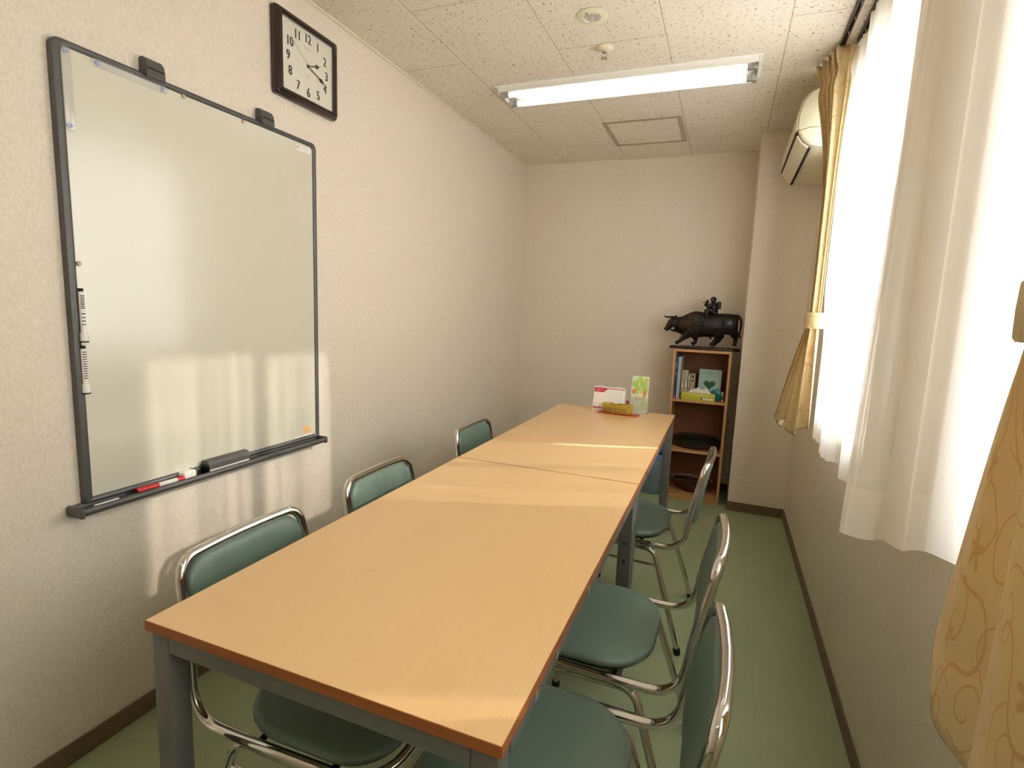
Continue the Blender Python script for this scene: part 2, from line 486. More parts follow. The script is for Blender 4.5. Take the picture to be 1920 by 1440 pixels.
def scribble(bm, m, w, h, n, seed=1, mi=0):
    """print too small to read in the photo: a row of short strokes"""
    r = random.Random(seed); st = w / n
    for k in range(n):
        x = -w / 2 + k * st
        quad(bm, m, x + st * .1, x + st * .28, -h / 2 * r.uniform(.5, 1), h / 2 * r.uniform(.5, 1), .0002, mi)
        y = r.uniform(-.3, .3) * h
        quad(bm, m, x + st * .1, x + st * .8, y, y + h * .16, .0003, mi)

def frame_mat(origin, xdir, ydir):
    x = Vector(xdir).normalized(); y = Vector(ydir).normalized(); z = x.cross(y)
    m = Matrix(((x.x, y.x, z.x, origin[0]), (x.y, y.y, z.y, origin[1]), (x.z, y.z, z.z, origin[2]), (0, 0, 0, 1)))
    return m

def quad(bm, mat, x0, x1, y0, y1, z=.0006, mi=0):
    vs = [bm.verts.new(mat @ Vector(p)) for p in ((x0, y0, z), (x1, y0, z), (x1, y1, z), (x0, y1, z))]
    f = bm.faces.new(vs); f.material_index = mi

def tag(o, label, cat, group=None, kind=None):
    if label: o['label'] = label
    if cat: o['category'] = cat
    if group: o['group'] = group
    if kind: o['kind'] = kind
    return o

def thing(name, label, cat, loc=(0, 0, 0), rz=0.0, group=None):
    o = bpy.data.objects.new(name, None); o.empty_display_size = .1
    COL.objects.link(o); o.location = loc; o.rotation_euler = (0, 0, rz)
    return tag(o, label, cat, group)

def structure(o): o['kind'] = 'structure'; return o

def dup(root, loc, rz, label):
    r = root.copy(); COL.objects.link(r); r.location = loc; r.rotation_euler = (0, 0, rz); r['label'] = label
    for ch in list(root.children):
        c = ch.copy(); COL.objects.link(c); c.parent = r
        for g in list(ch.children):
            d = g.copy(); COL.objects.link(d); d.parent = c
    return r

# ------------------------------------------------------------------ room shell
bm = BM(); box(bm, -.1, W + WT, YB - .1, YF + .1, -.08, 0); structure(done('floor', bm, 'floor'))
bm = BM(); box(bm, -.1, W + WT, YB - .1, YF + .1, H, H + .08); structure(done('ceiling', bm, 'ceil'))
bm = BM(); box(bm, -.1, 0, YB - .1, YF + .1, 0, H); structure(done('wall_left', bm, 'wall'))
bm = BM(); box(bm, 0, W, YF, YF + .1, 0, H); structure(done('wall_far', bm, 'wall'))
bm = BM(); box(bm, 0, W, YB - .1, YB, 0, H); structure(done('wall_back', bm, 'wall'))
bm = BM(); box(bm, XC, W, YC, YF, 0, H); structure(done('wall_corner', bm, 'wall'))
bm = BM()
ys = sorted({YB - .1, YF + .1} | {v for w in WIN for v in w})
for a, b in zip(ys, ys[1:]):
    if (a, b) in WIN:
        box(bm, W, W + WT, a, b, 0, WZ0); box(bm, W, W + WT, a, b, WZ1, H)
    else:
        box(bm, W, W + WT, a, b, 0, H)
bmesh.ops.remove_doubles(bm, verts=bm.verts, dist=1e-5)
structure(done('wall_right', bm, 'wall'))
BBH, BBT = .062, .006
def bb(name, *b):
    bm = BM(); box(bm, *b, bev=.002, seg=1); structure(done(name, bm, 'base'))
bb('baseboard_left', 0, BBT, YB, YF, 0, BBH)
bb('baseboard_right', W - BBT, W, YB, YC, 0, BBH)
bb('baseboard_far', BBT, XC, YF - BBT, YF, 0, BBH)
bb('baseboard_corner', XC - BBT, W - BBT, YC - BBT, YC, 0, BBH)
bb('baseboard_corner_side', XC - BBT, XC, YC, YF - BBT, 0, BBH)
bb('baseboard_back', BBT, W - BBT, YB, YB + BBT, 0, BBH)
bm = BM(); box(bm, 0, .012, YB, YF, H - .010, H, bev=.002, seg=1); structure(done('trim_1', bm, 'cream'))
bm = BM(); box(bm, .012, XC, YF - .009, YF, H - .007, H, bev=.002, seg=1); structure(done('trim_2', bm, 'cream'))

# windows: aluminium frame, two sashes with one pane each, inner sill
for i, (a, b) in enumerate(WIN):
    w = bpy.data.objects.new('window_%d' % (i + 1), None); COL.objects.link(w); w['kind'] = 'structure'
    xo = W + .09; mid = (a + b) / 2
    bm = BM()
    for (y0, y1, z0, z1) in ((a, a + .04, WZ0, WZ1), (b - .04, b, WZ0, WZ1), (a, b, WZ0, WZ0 + .035), (a, b, WZ1 - .035, WZ1)):
        box(bm, xo - .03, xo + .05, y0, y1, z0, z1)
    done('window_frame', bm, 'alu', w)
    for k, (y0, y1, x) in enumerate(((a + .04, mid + .02, xo - .012), (mid - .02, b - .04, xo + .02))):
        bm = BM(); z0, z1 = WZ0 + .035, WZ1 - .035; t = .035
        for q in ((y0, y0 + t, z0, z1), (y1 - t, y1, z0, z1), (y0 + t, y1 - t, z0, z0 + t), (y0 + t, y1 - t, z1 - t, z1)):
            box(bm, x - .012, x + .012, *q)
        s = done('sash', bm, 'alu', w)
        bm = BM(); box(bm, x - .002, x + .002, y0 + t, y1 - t, z0 + t, z1 - t); done('pane', bm, 'glass', s)
    bm = BM(); box(bm, W - .018, W + .06, a, b, WZ0 - .02, WZ0 + .001, bev=.002, seg=1); done('sill', bm, 'white', w)

# ------------------------------------------------------------------ ceiling things
def ceiling_light(x0, x1, y0, y1, label, tag_it=True):
    t = thing('fluorescent_light', label, 'ceiling light', ((x0 + x1) / 2, (y0 + y1) / 2, H))
    w, d = x1 - x0, y1 - y0
    bm = BM()
    # flanged rim
    rim = .016
    for q in ((-w/2, w/2, -d/2, -d/2 + rim), (-w/2, w/2, d/2 - rim, d/2), (-w/2, -w/2 + rim, -d/2 + rim, d/2 - rim), (w/2 - rim, w/2, -d/2 + rim, d/2 - rim)):
        box(bm, *q, -.007, -.0005, bev=.0015, seg=1)
    done('rim', bm, 'white', t)
    # shallow reflector tray, open downwards, with a raised centre ridge
    bm = BM()
    yi = d/2 - rim
    prof = [(-yi, -.004), (-yi, -.0015), (-yi + .03, -.0010), (0, -.0012), (yi - .03, -.0010), (yi, -.0015), (yi, -.004)]
    for s in (-1, 1):
        box(bm, -w/2 + rim, w/2 - rim, s * yi - .002, s * yi + .002, -.030, -.0005)
    box(bm, -w/2 + rim, w/2 - rim, -yi, yi, -.0035, -.0005)
    ridge = [(-.030, -.003), (-.012, -.016), (.012, -.016), (.030, -.003)]
    A = [bm.verts.new((-w/2 + rim, a, b)) for a, b in ridge]; B = [bm.verts.new((w/2 - rim, a, b)) for a, b in ridge]
    for k in range(3): bm.faces.new((A[k], A[k+1], B[k+1], B[k]))
    bm.faces.new(A); bm.faces.new(B)
    for s in (-1, 1):
        A = [bm.verts.new((s * (w/2 - rim), a, b)) for a, b in ((-yi, -.003), (yi, -.003), (yi, -.03), (-yi, -.03))]
        bm.faces.new(A)
    done('reflector', bm, 'white', t)
    for y in (-.062, .062):
        bm = BM(); cyl(bm, (-w/2 + .058, y, -.030), (w/2 - .058, y, -.030), .0130, 20)
        tb = done('tube', bm, 'tube', t, smooth=True)
        for s in (-1, 1):
            bm = BM()
            cyl(bm, (s * (w/2 - .060), y, -.030), (s * (w/2 - .034), y, -.030), .0138, 20)
            box(bm, min(s * (w/2 - .034), s * (w/2 - .018)), max(s * (w/2 - .034), s * (w/2 - .018)), y - .017, y + .017, -.046, -.003, bev=.002)
            done('tube_socket', bm, 'alu', tb, smooth=True)
    return t
ceiling_light(.366, 1.614, 2.655, 2.905, 'recessed white fluorescent ceiling light with two lit tubes above the table')
ceiling_light(.366, 1.614, -.45, -.20, 'recessed fluorescent ceiling light at the near end of the room, before the whiteboard')

t = thing('emergency_light', 'round cream recessed emergency light with a silvery reflector in the ceiling', 'ceiling light', (.988, 2.165, H))
bm = BM(); lathe(bm, [(.0, -.0008), (.058, -.0008), (.060, -.0025), (.052, -.0065), (.034, -.0085), (.031, -.006), (.0305, -.0015), (0, -.0015)], 48)
done('trim_ring', bm, 'cream', t, smooth=True)
bm = BM(); lathe(bm, [(0, -.0018), (.0300, -.0018), (.0300, -.0062), (.028, -.0066), (.012, -.0022), (0, -.0020)], 40)
done('reflector', bm, 'reflect', t, smooth=True)
bm = BM()
lathe(bm, [(0, -.016), (.005, -.0145), (.008, -.009), (.008, -.002)], 20)
for s in (-1, 1): box(bm, s*.014 - .0015, s*.014 + .0015, -.024, .024, -.010, -.002)
done('lamp', bm, 'clear', t, smooth=True)
bm = BM(); lathe(bm, [(0, -.0095), (.003, -.009), (.003, -.0072)], 12, c=(-.014, .038 - .075, 0))
done('test_button', bm, 'black', t, smooth=True)

t = thing('sprinkler_head', 'small cream and chrome sprinkler head beside the ceiling joint', 'sprinkler', (.981, 2.425, H))
bm = BM(); lathe(bm, [(0, -.0006), (.036, -.0006), (.0365, -.003), (.030, -.010), (.016, -.013), (0, -.013)], 36); done('cover_ring', bm, 'cream', t, smooth=True)
bm = BM(); lathe(bm, [(0, -.013), (.010, -.013), (.010, -.022), (.006, -.025), (0, -.025)], 24)
for s in (-1, 1):
    tube(bm, fillet([(s*.009, 0, -.020), (s*.013, 0, -.032), (s*.003, 0, -.043)], .008), .002, 8)
lathe(bm, [(0, -.043), (.014, -.043), (.0145, -.045), (0, -.0455)], 24)
done('nozzle', bm, 'chrome', t, smooth=True)

t = thing('access_hatch', 'square ceiling access panel with a grey metal frame', 'ceiling panel', (1.0, 3.57, H))
bm = BM(); a, b = .228, .234
for q in ((-a, a, -b, -b + .022), (-a, a, b - .022, b), (-a, -a + .022, -b + .022, b - .022), (a - .022, a, -b + .022, b - .022)):
    box(bm, *q, -.005, -.0005, bev=.0012, seg=1)
done('hatch_frame', bm, 'hatchm', t)
bm = BM(); box(bm, -a + .027, a - .027, -b + .027, b - .027, -.003, -.0005); done('hatch_panel', bm, 'ceil', t)
bm = BM(); lathe(bm, [(0, -.0062), (.0035, -.006), (.0035, -.0048)], 12, c=(.02, -b + .011, 0)); done('latch', bm, 'black', t)

# ------------------------------------------------------------------ whiteboard
BY0, BY1, BZ0, BZ1 = .862, 1.757, .716, 1.882
t = thing('whiteboard', 'large wall-mounted whiteboard with a charcoal frame and pen tray', 'whiteboard', (0, (BY0 + BY1) / 2, .70))
oy, oz = -(BY0 + BY1) / 2, -.70
def LB(y, z): return (y + oy, z + oz)
bm = BM(); y0, z0 = LB(BY0 + .008, BZ0 + .004); y1, z1 = LB(BY1 - .008, BZ1 - .008)
box(bm, .006, .0160, y0, y1, z0, z1); done('board_surface', bm, 'board', t)
bm = BM()
ol = rrect(BY1 - BY0, BZ1 - BZ0, [.022, .022, .004, .004], 6); il = rrect(BY1 - BY0 - .042, BZ1 - BZ0 - .036, [.014, .014, .002, .002], 6)
cy, cz = LB((BY0 + BY1) / 2, (BZ0 + BZ1) / 2)
def mk(L, x, dz=0): return [bm.verts.new((x, cy + p[0], cz + p[1] + dz)) for p in L]
def lerp_l(f): return [(a[0] * (1 - f) + b[0] * f, a[1] * (1 - f) + b[1] * f) for a, b in zip(ol, il)]
rings = [mk(ol, .002), mk(ol, .013), mk(lerp_l(.12), .019), mk(lerp_l(.5), .0225), mk(lerp_l(.85), .0205), mk(il, .0165), mk(il, .010)]
n = len(ol)
for A, B in zip(rings, rings[1:]):
    for k in range(n):
        f = bm.faces.new((A[k], A[(k+1) % n], B[(k+1) % n], B[k])); f.smooth = True
done('board_frame', bm, 'frame', t, smooth=True)
# pen tray: rounded channel running past both sides of the board
bm = BM(); ya, yb = LB(.839, 0)[0], LB(1.742, 0)[0]; zb = LB(0, .716)[1]
prof = [(.001, zb - .016), (.001, zb + .004), (.012, zb + .004), (.014, zb - .006), (.046, zb - .008), (.049, zb + .000), (.053, zb + .003), (.058, zb + .001), (.061, zb - .005), (.059, zb - .013), (.053, zb - .018), (.030, zb - .019)]
prism_y(bm, prof, ya, yb); done('pen_tray', bm, 'frame', t, smooth=True, angle=60)
for s, yc in ((-1, ya), (1, yb)):
    bm = BM()
    box(bm, .001, .064, min(yc, yc + s * .014), max(yc, yc + s * .014), zb - .021, zb + .007, bev=.006, seg=3)
    done('tray_end_cap', bm, 'frame2', t, smooth=True)
for yy in (1.110, 1.507):
    bm = BM(); y, z = LB(yy, 1.888)
    prof = [(.001, z - .012), (.001, z + .033), (.010, z + .036), (.020, z + .034), (.030, z + .022), (.033, z + .006), (.034, z - .016), (.028, z - .018), (.028, z - .010)]
    prism_y(bm, prof, y - .026, y + .026)
    hk = done('top_bracket', bm, 'frame2', t, smooth=True, angle=50)
    bm = BM(); box(bm, .0325, .0345, y - .024, y + .024, z + .004, z + .007); done('bracket_slot', bm, 'slot', hk)
# stickers on the board
bm = BM(); m = frame_mat((.0163, *LB(1.692, 1.846)), (0, 1, 0), (0, 0, 1))
quad(bm, m, -.036, .036, -.010, .010, .0002, 0)
quad(bm, m, -.032, -.029, -.006, .003, .0004, 1)
vs = [bm.verts.new(m @ Vector(p)) for p in ((-.0345, .002, .0004), (-.0265, .002, .0004), (-.0305, .0075, .0004))]; bm.faces.new(vs).material_index = 1
scribble(bm, m @ Matrix.Translation((.002, .0035, .0002)), .054, .0045, 14, 7, 1)
scribble(bm, m @ Matrix.Translation((.0, -.0045, .0002)), .050, .0030, 16, 8, 1)
done('label_sticker', bm, ['paper', 'ink'], t)
bm = BM(); m = frame_mat((.0163, *LB(1.688, .758)), (0, 1, 0), (0, 0, 1))
quad(bm, m, -.026, .024, -.014, .016, .0002, 0)
for k in range(4): quad(bm, m, -.022, .020, .009 - k * .006, .0105 - k * .006, .0004, 1)
done('orange_sticker', bm, ['orange', 'orgp'], t)
bm = BM(); m = frame_mat((.0163, *LB(1.668, .731)), (0, 1, 0), (0, 0, 1))
quad(bm, m, -.046, .046, -.008, .010, .0002, 0)
for k in range(7): quad(bm, m, -.042 + k * .012, -.034 + k * .012, -.002, .005, .0004, 1 + (k % 2))
done('white_sticker', bm, ['paper', 'blup', 'greyink'], t)

# magnetic strips, button magnets
def strip(cy, cz, L, vertical, label):
    t = thing('magnet_bar', label, 'magnet', (.0165, cy, cz), group='clear plastic magnet bars')
    bm = BM(); w = .021
    ol = rrect(w if vertical else L, L if vertical else w, .007, 4)
    fn = lambda p: Vector((p.z, p.x, p.y))
    loft(bm, [[(*p, 0) for p in ol], [(*p, .004) for p in ol], [(p[0] * .96, p[1] * .96, .006) for p in ol]], fn)
    done('clear_bar', bm, 'clear', t, smooth=True)
    bm = BM()
    for s in (-1, 1):
        c = (0, 0, s * (L/2 - .013)) if vertical else (0, s * (L/2 - .013), 0)
        pass
    bm.free()
    for s in (-1, 1):
        bm = BM(); c = (0.0005, 0, s * (L/2 - .013)) if vertical else (0.0005, s * (L/2 - .013), 0)
        lathe(bm, [(0, 0), (.0058, 0), (.0058, .0035), (0, .0035)], 20, c=c, axis='x'); done('blue_disc', bm, 'blue', t)
strip(.892, 1.769, .198, True, 'clear magnet bar with two blue discs standing upright beside the board frame')
strip(1.050, 1.856, .198, False, 'clear magnet bar with two blue discs lying along the top of the board')
for (y, z, l) in ((1.201, 1.860, 'small tan round magnet below the left top bracket of the board'),
                  (1.414, 1.857, 'small tan round magnet just left of the right top bracket of the board'),
                  (.889, 1.349, 'small tan round magnet above the two upright markers')):
    bm = BM(); lathe(bm, [(0, 0), (.0060, 0), (.0062, .003), (.005, .005), (0, .005)], 20, axis='x')
    o = done('button_magnet', bm, 'tan', smooth=True, loc=(.0164, y, z)); tag(o, l, 'magnet', 'button magnets')
# magnetic markers on the board (cap with magnet at the bottom)
def vmarker(y, ztop, zbot, label, bars):
    t = thing('whiteboard_marker', label, 'marker', (.0165, y, zbot), group='white markers hung on the board')
    L = ztop - zbot; r = .0062
    bm = BM(); lathe(bm, [(0, .026), (r, .026), (r, L - .009), (r * .95, L - .008), (0, L - .008)], 20, c=(.008, 0, 0)); b = done('barrel', bm, 'markw', t, smooth=True)
    bm = BM(); lathe(bm, [(0, L - .0085), (r * .92, L - .0085), (r * .92, L), (0, L)], 20, c=(.008, 0, 0)); done('end_plug', bm, 'black', t)
    bm = BM(); lathe(bm, [(0, .003), (r + .0028, .003), (r + .0028, .022), (r + .001, .026), (0, .026)], 24, c=(.009, 0, 0)); done('cap', bm, 'markw', t, smooth=True)
    bm = BM(); lathe(bm, [(0, 0), (r + .0032, 0), (r + .0032, .0035), (0, .0035)], 24, c=(.0095, 0, 0)); done('cap_end', bm, 'black', t)
    bm = BM()
    for (za, zb_) in bars:
        ang0, ang1 = -.8, .9
        n = 8
        for k in range(n):
            p = []
            for aa, zz in ((0, za), (1, za), (1, zb_), (0, zb_)):
                th = ang0 + (ang1 - ang0) * (k + aa) / n
                p.append(bm.verts.new((.008 + (r + .00012) * math.cos(th), (r + .00012) * math.sin(th), zz)))
            bm.faces.new(p)
    done('printed_label', bm, 'ink', b)
vmarker(.885, 1.287, 1.149, 'white marker with black end held upright on the board, upper of two', [(.118 - k*.0045, .1205 - k*.0045) for k in range(8)] + [(.045 + k * .009, .0475 + k * .009) for k in range(4)])
vmarker(.881, 1.149 - .008, 1.029 - .020 + .006, 'white marker with black end held upright on the board, lower of two', [(.040 + k * .0062, .0425 + k * .0062) for k in range(12)])

# things in the pen tray (tray floor z about .708)
TZ = .709
def hpen(name, label, y0, y1, x0, x1, z, parts, r=.0062, cat='marker'):
    d = Vector((x1 - x0, y1 - y0, 0)); L = d.length; ang = math.atan2(d.y, d.x)
    t = thing(name, label, cat, (x0, y0, z), ang)
    for nm, mt, a, b, rr, rr2 in parts:
        bm = BM(); cyl(bm, (a * L, 0, r), (b * L, 0, r), rr, 18, rr2); done(nm, bm, mt, t, smooth=True)
    return t
hpen('whiteboard_marker', 'thin marker with white barrel and black cap at the left end of the tray', .872, .985, .040, .034, TZ - .001,
     [('barrel', 'markw', 0, .56, .0045, .0045), ('grip', 'black', .56, .80, .0042, .0036), ('cap', 'black', .78, 1.0, .0052, .0048)], r=.0052)
rp = hpen('whiteboard_marker', 'red marker lying in the tray against the white eraser', .986, 1.128, .036, .040, TZ + .001,
     [('cap', 'red', 0, .36, .0085, .0090), ('collar', 'red', .36, .44, .0076, .0076), ('barrel', 'felt', .44, .84, .0074, .0074), ('end_plug', 'red', .84, 1.0, .0080, .0080)], r=.0092)
t = thing('board_eraser', 'small white block eraser with a grey end behind the red marker', 'eraser', (.031, 1.150, TZ + .001), .12)
bm = BM(); box(bm, -.014, .014, -.026, .020, 0, .026, bev=.005, seg=3); done('eraser_body', bm, 'markw', t, smooth=True)
bm = BM(); box(bm, -.015, .015, .018, .023, 0, .027, bev=.002); done('grey_end', bm, 'frame2', t, smooth=True)
t = thing('board_eraser', 'long dark grey board eraser with white felt standing in the tray', 'eraser', (.034, 1.288, TZ + .001))
bm = BM()
prof = [(-.018, .014), (.018, .014), (.0185, .028), (.016, .038), (.010, .043), (-.010, .043), (-.016, .038), (-.0185, .028)]
prism_y(bm, prof, -.080, .080); done('handle', bm, 'frame2', t, smooth=True, angle=50)
bm = BM(); box(bm, -.017, .017, -.077, .079, 0, .0145, bev=.001); done('felt_pad', bm, 'felt', t)
bm = BM(); box(bm, -.0186, .0186, -.083, -.077, .001, .030, bev=.002); done('end_clip', bm, 'black', t)

# ------------------------------------------------------------------ wall clock
t = thing('wall_clock', 'square dark brown wall clock with an ivory dial above the whiteboard', 'clock', (0, 1.716, 2.149))
bm = BM(); hw, hh = .160, .147
ol = rrect(2*hw, 2*hh, .010, 4); il = rrect(2*hw - .052, 2*hh - .052, .002, 4)
def mk(L, x): return [bm.verts.new((x, p[0], p[1])) for p in L]
def ll(f): return [(a[0] * (1 - f) + b[0] * f, a[1] * (1 - f) + b[1] * f) for a, b in zip(ol, il)]
rings = [mk(ol, .001), mk(ol, .016), mk(ll(.18), .026), mk(ll(.30), .027), mk(ll(.45), .034), mk(ll(.8), .036), mk(il, .030), mk(il, .018)]
n = len(ol)
for A, B in zip(rings, rings[1:]):
    for k in range(n): bm.faces.new((A[k], A[(k+1) % n], B[(k+1) % n], B[k]))
done('clock_frame', bm, 'clockf', t, smooth=True, angle=25)
bm = BM(); box(bm, .004, .020, -hw + .02, hw - .02, -hh + .02, hh - .02); dial = done('dial', bm, 'dial', t)
fm = lambda y, z, x=.0202: frame_mat((x, y, z), (0, 1, 0), (0, 0, 1))
for h in range(1, 13):
    bm = BM(); a = h * PI / 6
    k = 1.0 / max(abs(math.sin(a)), abs(math.cos(a)))
    k = 1 + (k - 1) * .35
    y, z = math.sin(a) * .096 * k * 1.04, math.cos(a) * .094 * k
    m = fm(y, z) @ Matrix.Diagonal((.78, 1, 1, 1))
    text(bm, str(h), .046, m, .0002)
    for q in (.0012, .0024, .0034): text(bm, str(h), .046, m @ Matrix.Translation((q, 0, 0)), .0002 + q * .05)
    done('numeral', bm, 'ink', dial)
bm = BM()
for k in range(60):
    a = k * PI / 30; kk = 1.0 / max(abs(math.sin(a)), abs(math.cos(a))); kk = min(kk, 1.3)
    y, z = math.sin(a) * .124 * kk, math.cos(a) * .114 * kk
    if abs(y) < .13 and abs(z) < .118: quad(bm, fm(y, z), -.0009, .0009, -.0009, .0009, .0002)
done('minute_marks', bm, 'greyink', dial)
bm = BM(); scribble(bm, fm(0, .060), .034, .007, 6, 5); done('upper_print', bm, 'greyink', dial)
bm = BM()
tube(bm, [Vector((.0206, math.sin(a) * .008, -.036 + math.cos(a) * .006)) for a in [k * PI / 8 for k in range(16)]], .0004, 4, closed=True)
done('lower_print', bm, 'greyink', dial)
def hand(bm, ang, L, w, x, spade=True, tail=0):
    m = Matrix.Translation((x, 0, 0)) @ Matrix.Rotation(-ang, 4, 'X')
    def P(u, v): return m @ Vector((0, u, v))
    if spade:
        out = [(-w*.4, -tail), (w*.4, -tail), (w*.4, L*.55), (w*1.5, L*.62), (w*1.3, L*.70), (w*.3, L*.80), (0, L), (-w*.3, L*.80), (-w*1.3, L*.70), (-w*1.5, L*.62), (-w*.4, L*.55)]
    else: out = [(-w/2, -tail), (w/2, -tail), (w*.3, L), (-w*.3, L)]
    A = [bm.verts.new(P(*p)) for p in out]; B = [bm.verts.new(P(*p) + Vector((.0008, 0, 0))) for p in out]
    n = len(out)
    bm.faces.new(A); bm.faces.new(B)
    for k in range(n): bm.faces.new((A[k], A[(k+1) % n], B[(k+1) % n], B[k]))
bm = BM(); hand(bm, math.radians(71), .075, .0055, .022); lathe(bm, [(0, .0205), (.006, .0205), (.006, .0255), (0, .0255)], 20, axis='x'); done('hour_hand', bm, 'ink', t)
bm = BM(); hand(bm, math.radians(111), .110, .0045, .0235, tail=.0); done('minute_hand', bm, 'ink', t)
bm = BM(); hand(bm, math.radians(-54), .112, .0016, .025, False, .03); done('second_hand', bm, 'greyink', t)
bm = BM(); box(bm, .0275, .0288, -hw + .024, hw - .024, -hh + .024, hh - .024); done('glass_cover', bm, 'glass', t)

# ------------------------------------------------------------------ tables
TX0, TX1, TH = .640, 1.334, .700
def table(y0, y1, label):
    TABLE0 = y0 < 1
    cx, cy = (TX0 + TX1) / 2, (y0 + y1) / 2
    t = thing('meeting_table', label, 'table', (cx, cy, 0), group='light wood meeting tables pushed end to end')
    hx, hy = (TX1 - TX0) / 2, (y1 - y0) / 2
    bm = BM(); box(bm, -hx + .0012, hx - .0012, -hy + .0012, hy - .0012, TH - .018, TH); top = done('tabletop', bm, 'tabletop', t)
    bm = BM(); e = .0012
    box(bm, -hx, hx, -hy, -hy + e, TH - .0185, TH - .0008); box(bm, -hx, hx, hy - e, hy, TH - .0185, TH - .0008)
    box(bm, -hx, -hx + e, -hy + e, hy - e, TH - .0185, TH - .0008); box(bm, hx - e, hx, -hy + e, hy - e, TH - .0185, TH - .0008)
    eb = done('edge_band', bm, 'edge', top); eb['label'] = 'brown edge band'
    za, zb = TH - .055, TH - .0187
    ins = .006
    for (a, b, c, d) in ((-hx + .05, hx - .05, -hy + ins, -hy + ins + .022), (-hx + .05, hx - .05, hy - ins - .022, hy - ins)):
        bm = BM(); box(bm, a, b, c, d, za, zb, bev=.002); done('apron', bm, 'tmetal', t)
    for s in (-1, 1):
        bm = BM(); x = s * (hx - ins - .011); box(bm, x - .011, x + .011, -hy + .05, hy - .05, za, zb, bev=.002); done('apron', bm, 'tmetal', t)
    for sx in (-1, 1):
        for sy in (-1, 1):
            bm = BM(); xo, yo = sx * (hx - ins), sy * (hy - ins)
            x0, x1 = sorted((xo, xo - sx * .045)); ya, yb = sorted((yo, yo - sy * .040))
            box(bm, x0, x1, ya, yb, .012, TH - .0187, bev=.005, seg=3)
            lg = done('leg', bm, 'tmetal', t, smooth=True)
            bm = BM(); box(bm, x0 + .003, x1 - .003, ya + .003, yb - .003, 0, .014, bev=.002); done('leg_glide', bm, 'rubber', lg)
            bm = BM()
            ym = (ya + yb) / 2
            xf = xo + sx * .0001
            box(bm, min(xf, xf + sx * .0015), max(xf, xf + sx * .0015), yb - .012 if sy > 0 else ya + .004, yb - .004 if sy > 0 else ya + .012, .02, TH - .06)
            done('leg_channel', bm, 'tmetal2', lg)
            for z in (.500, .435):
                if not (sx > 0 and sy > 0 and TABLE0): continue
                bm = BM(); lathe(bm, [(0, 0), (.0055, 0), (.0055, .0006), (0, .0006)], 16, c=((x0 + x1) / 2, ya - .0004, z), axis='y')
                done('bolt_hole', bm, 'slot', lg)
    for k, y in enumerate((-hy + .155, -hy + .27, -hy + .51)):
        bm = BM(); box(bm, hx - ins - .004, hx - ins + .0035, y - .007, y + .007, TH - .046, TH - .022, bev=.0015); done('clip', bm, 'tmetal2', t)
    return t
table(.5935, 1.8095, 'near light wood meeting table, in front of the table joint, with grey metal legs')
table(1.8125, 3.2170, 'far light wood meeting table, beyond the joint, carrying the calendar and leaflet')

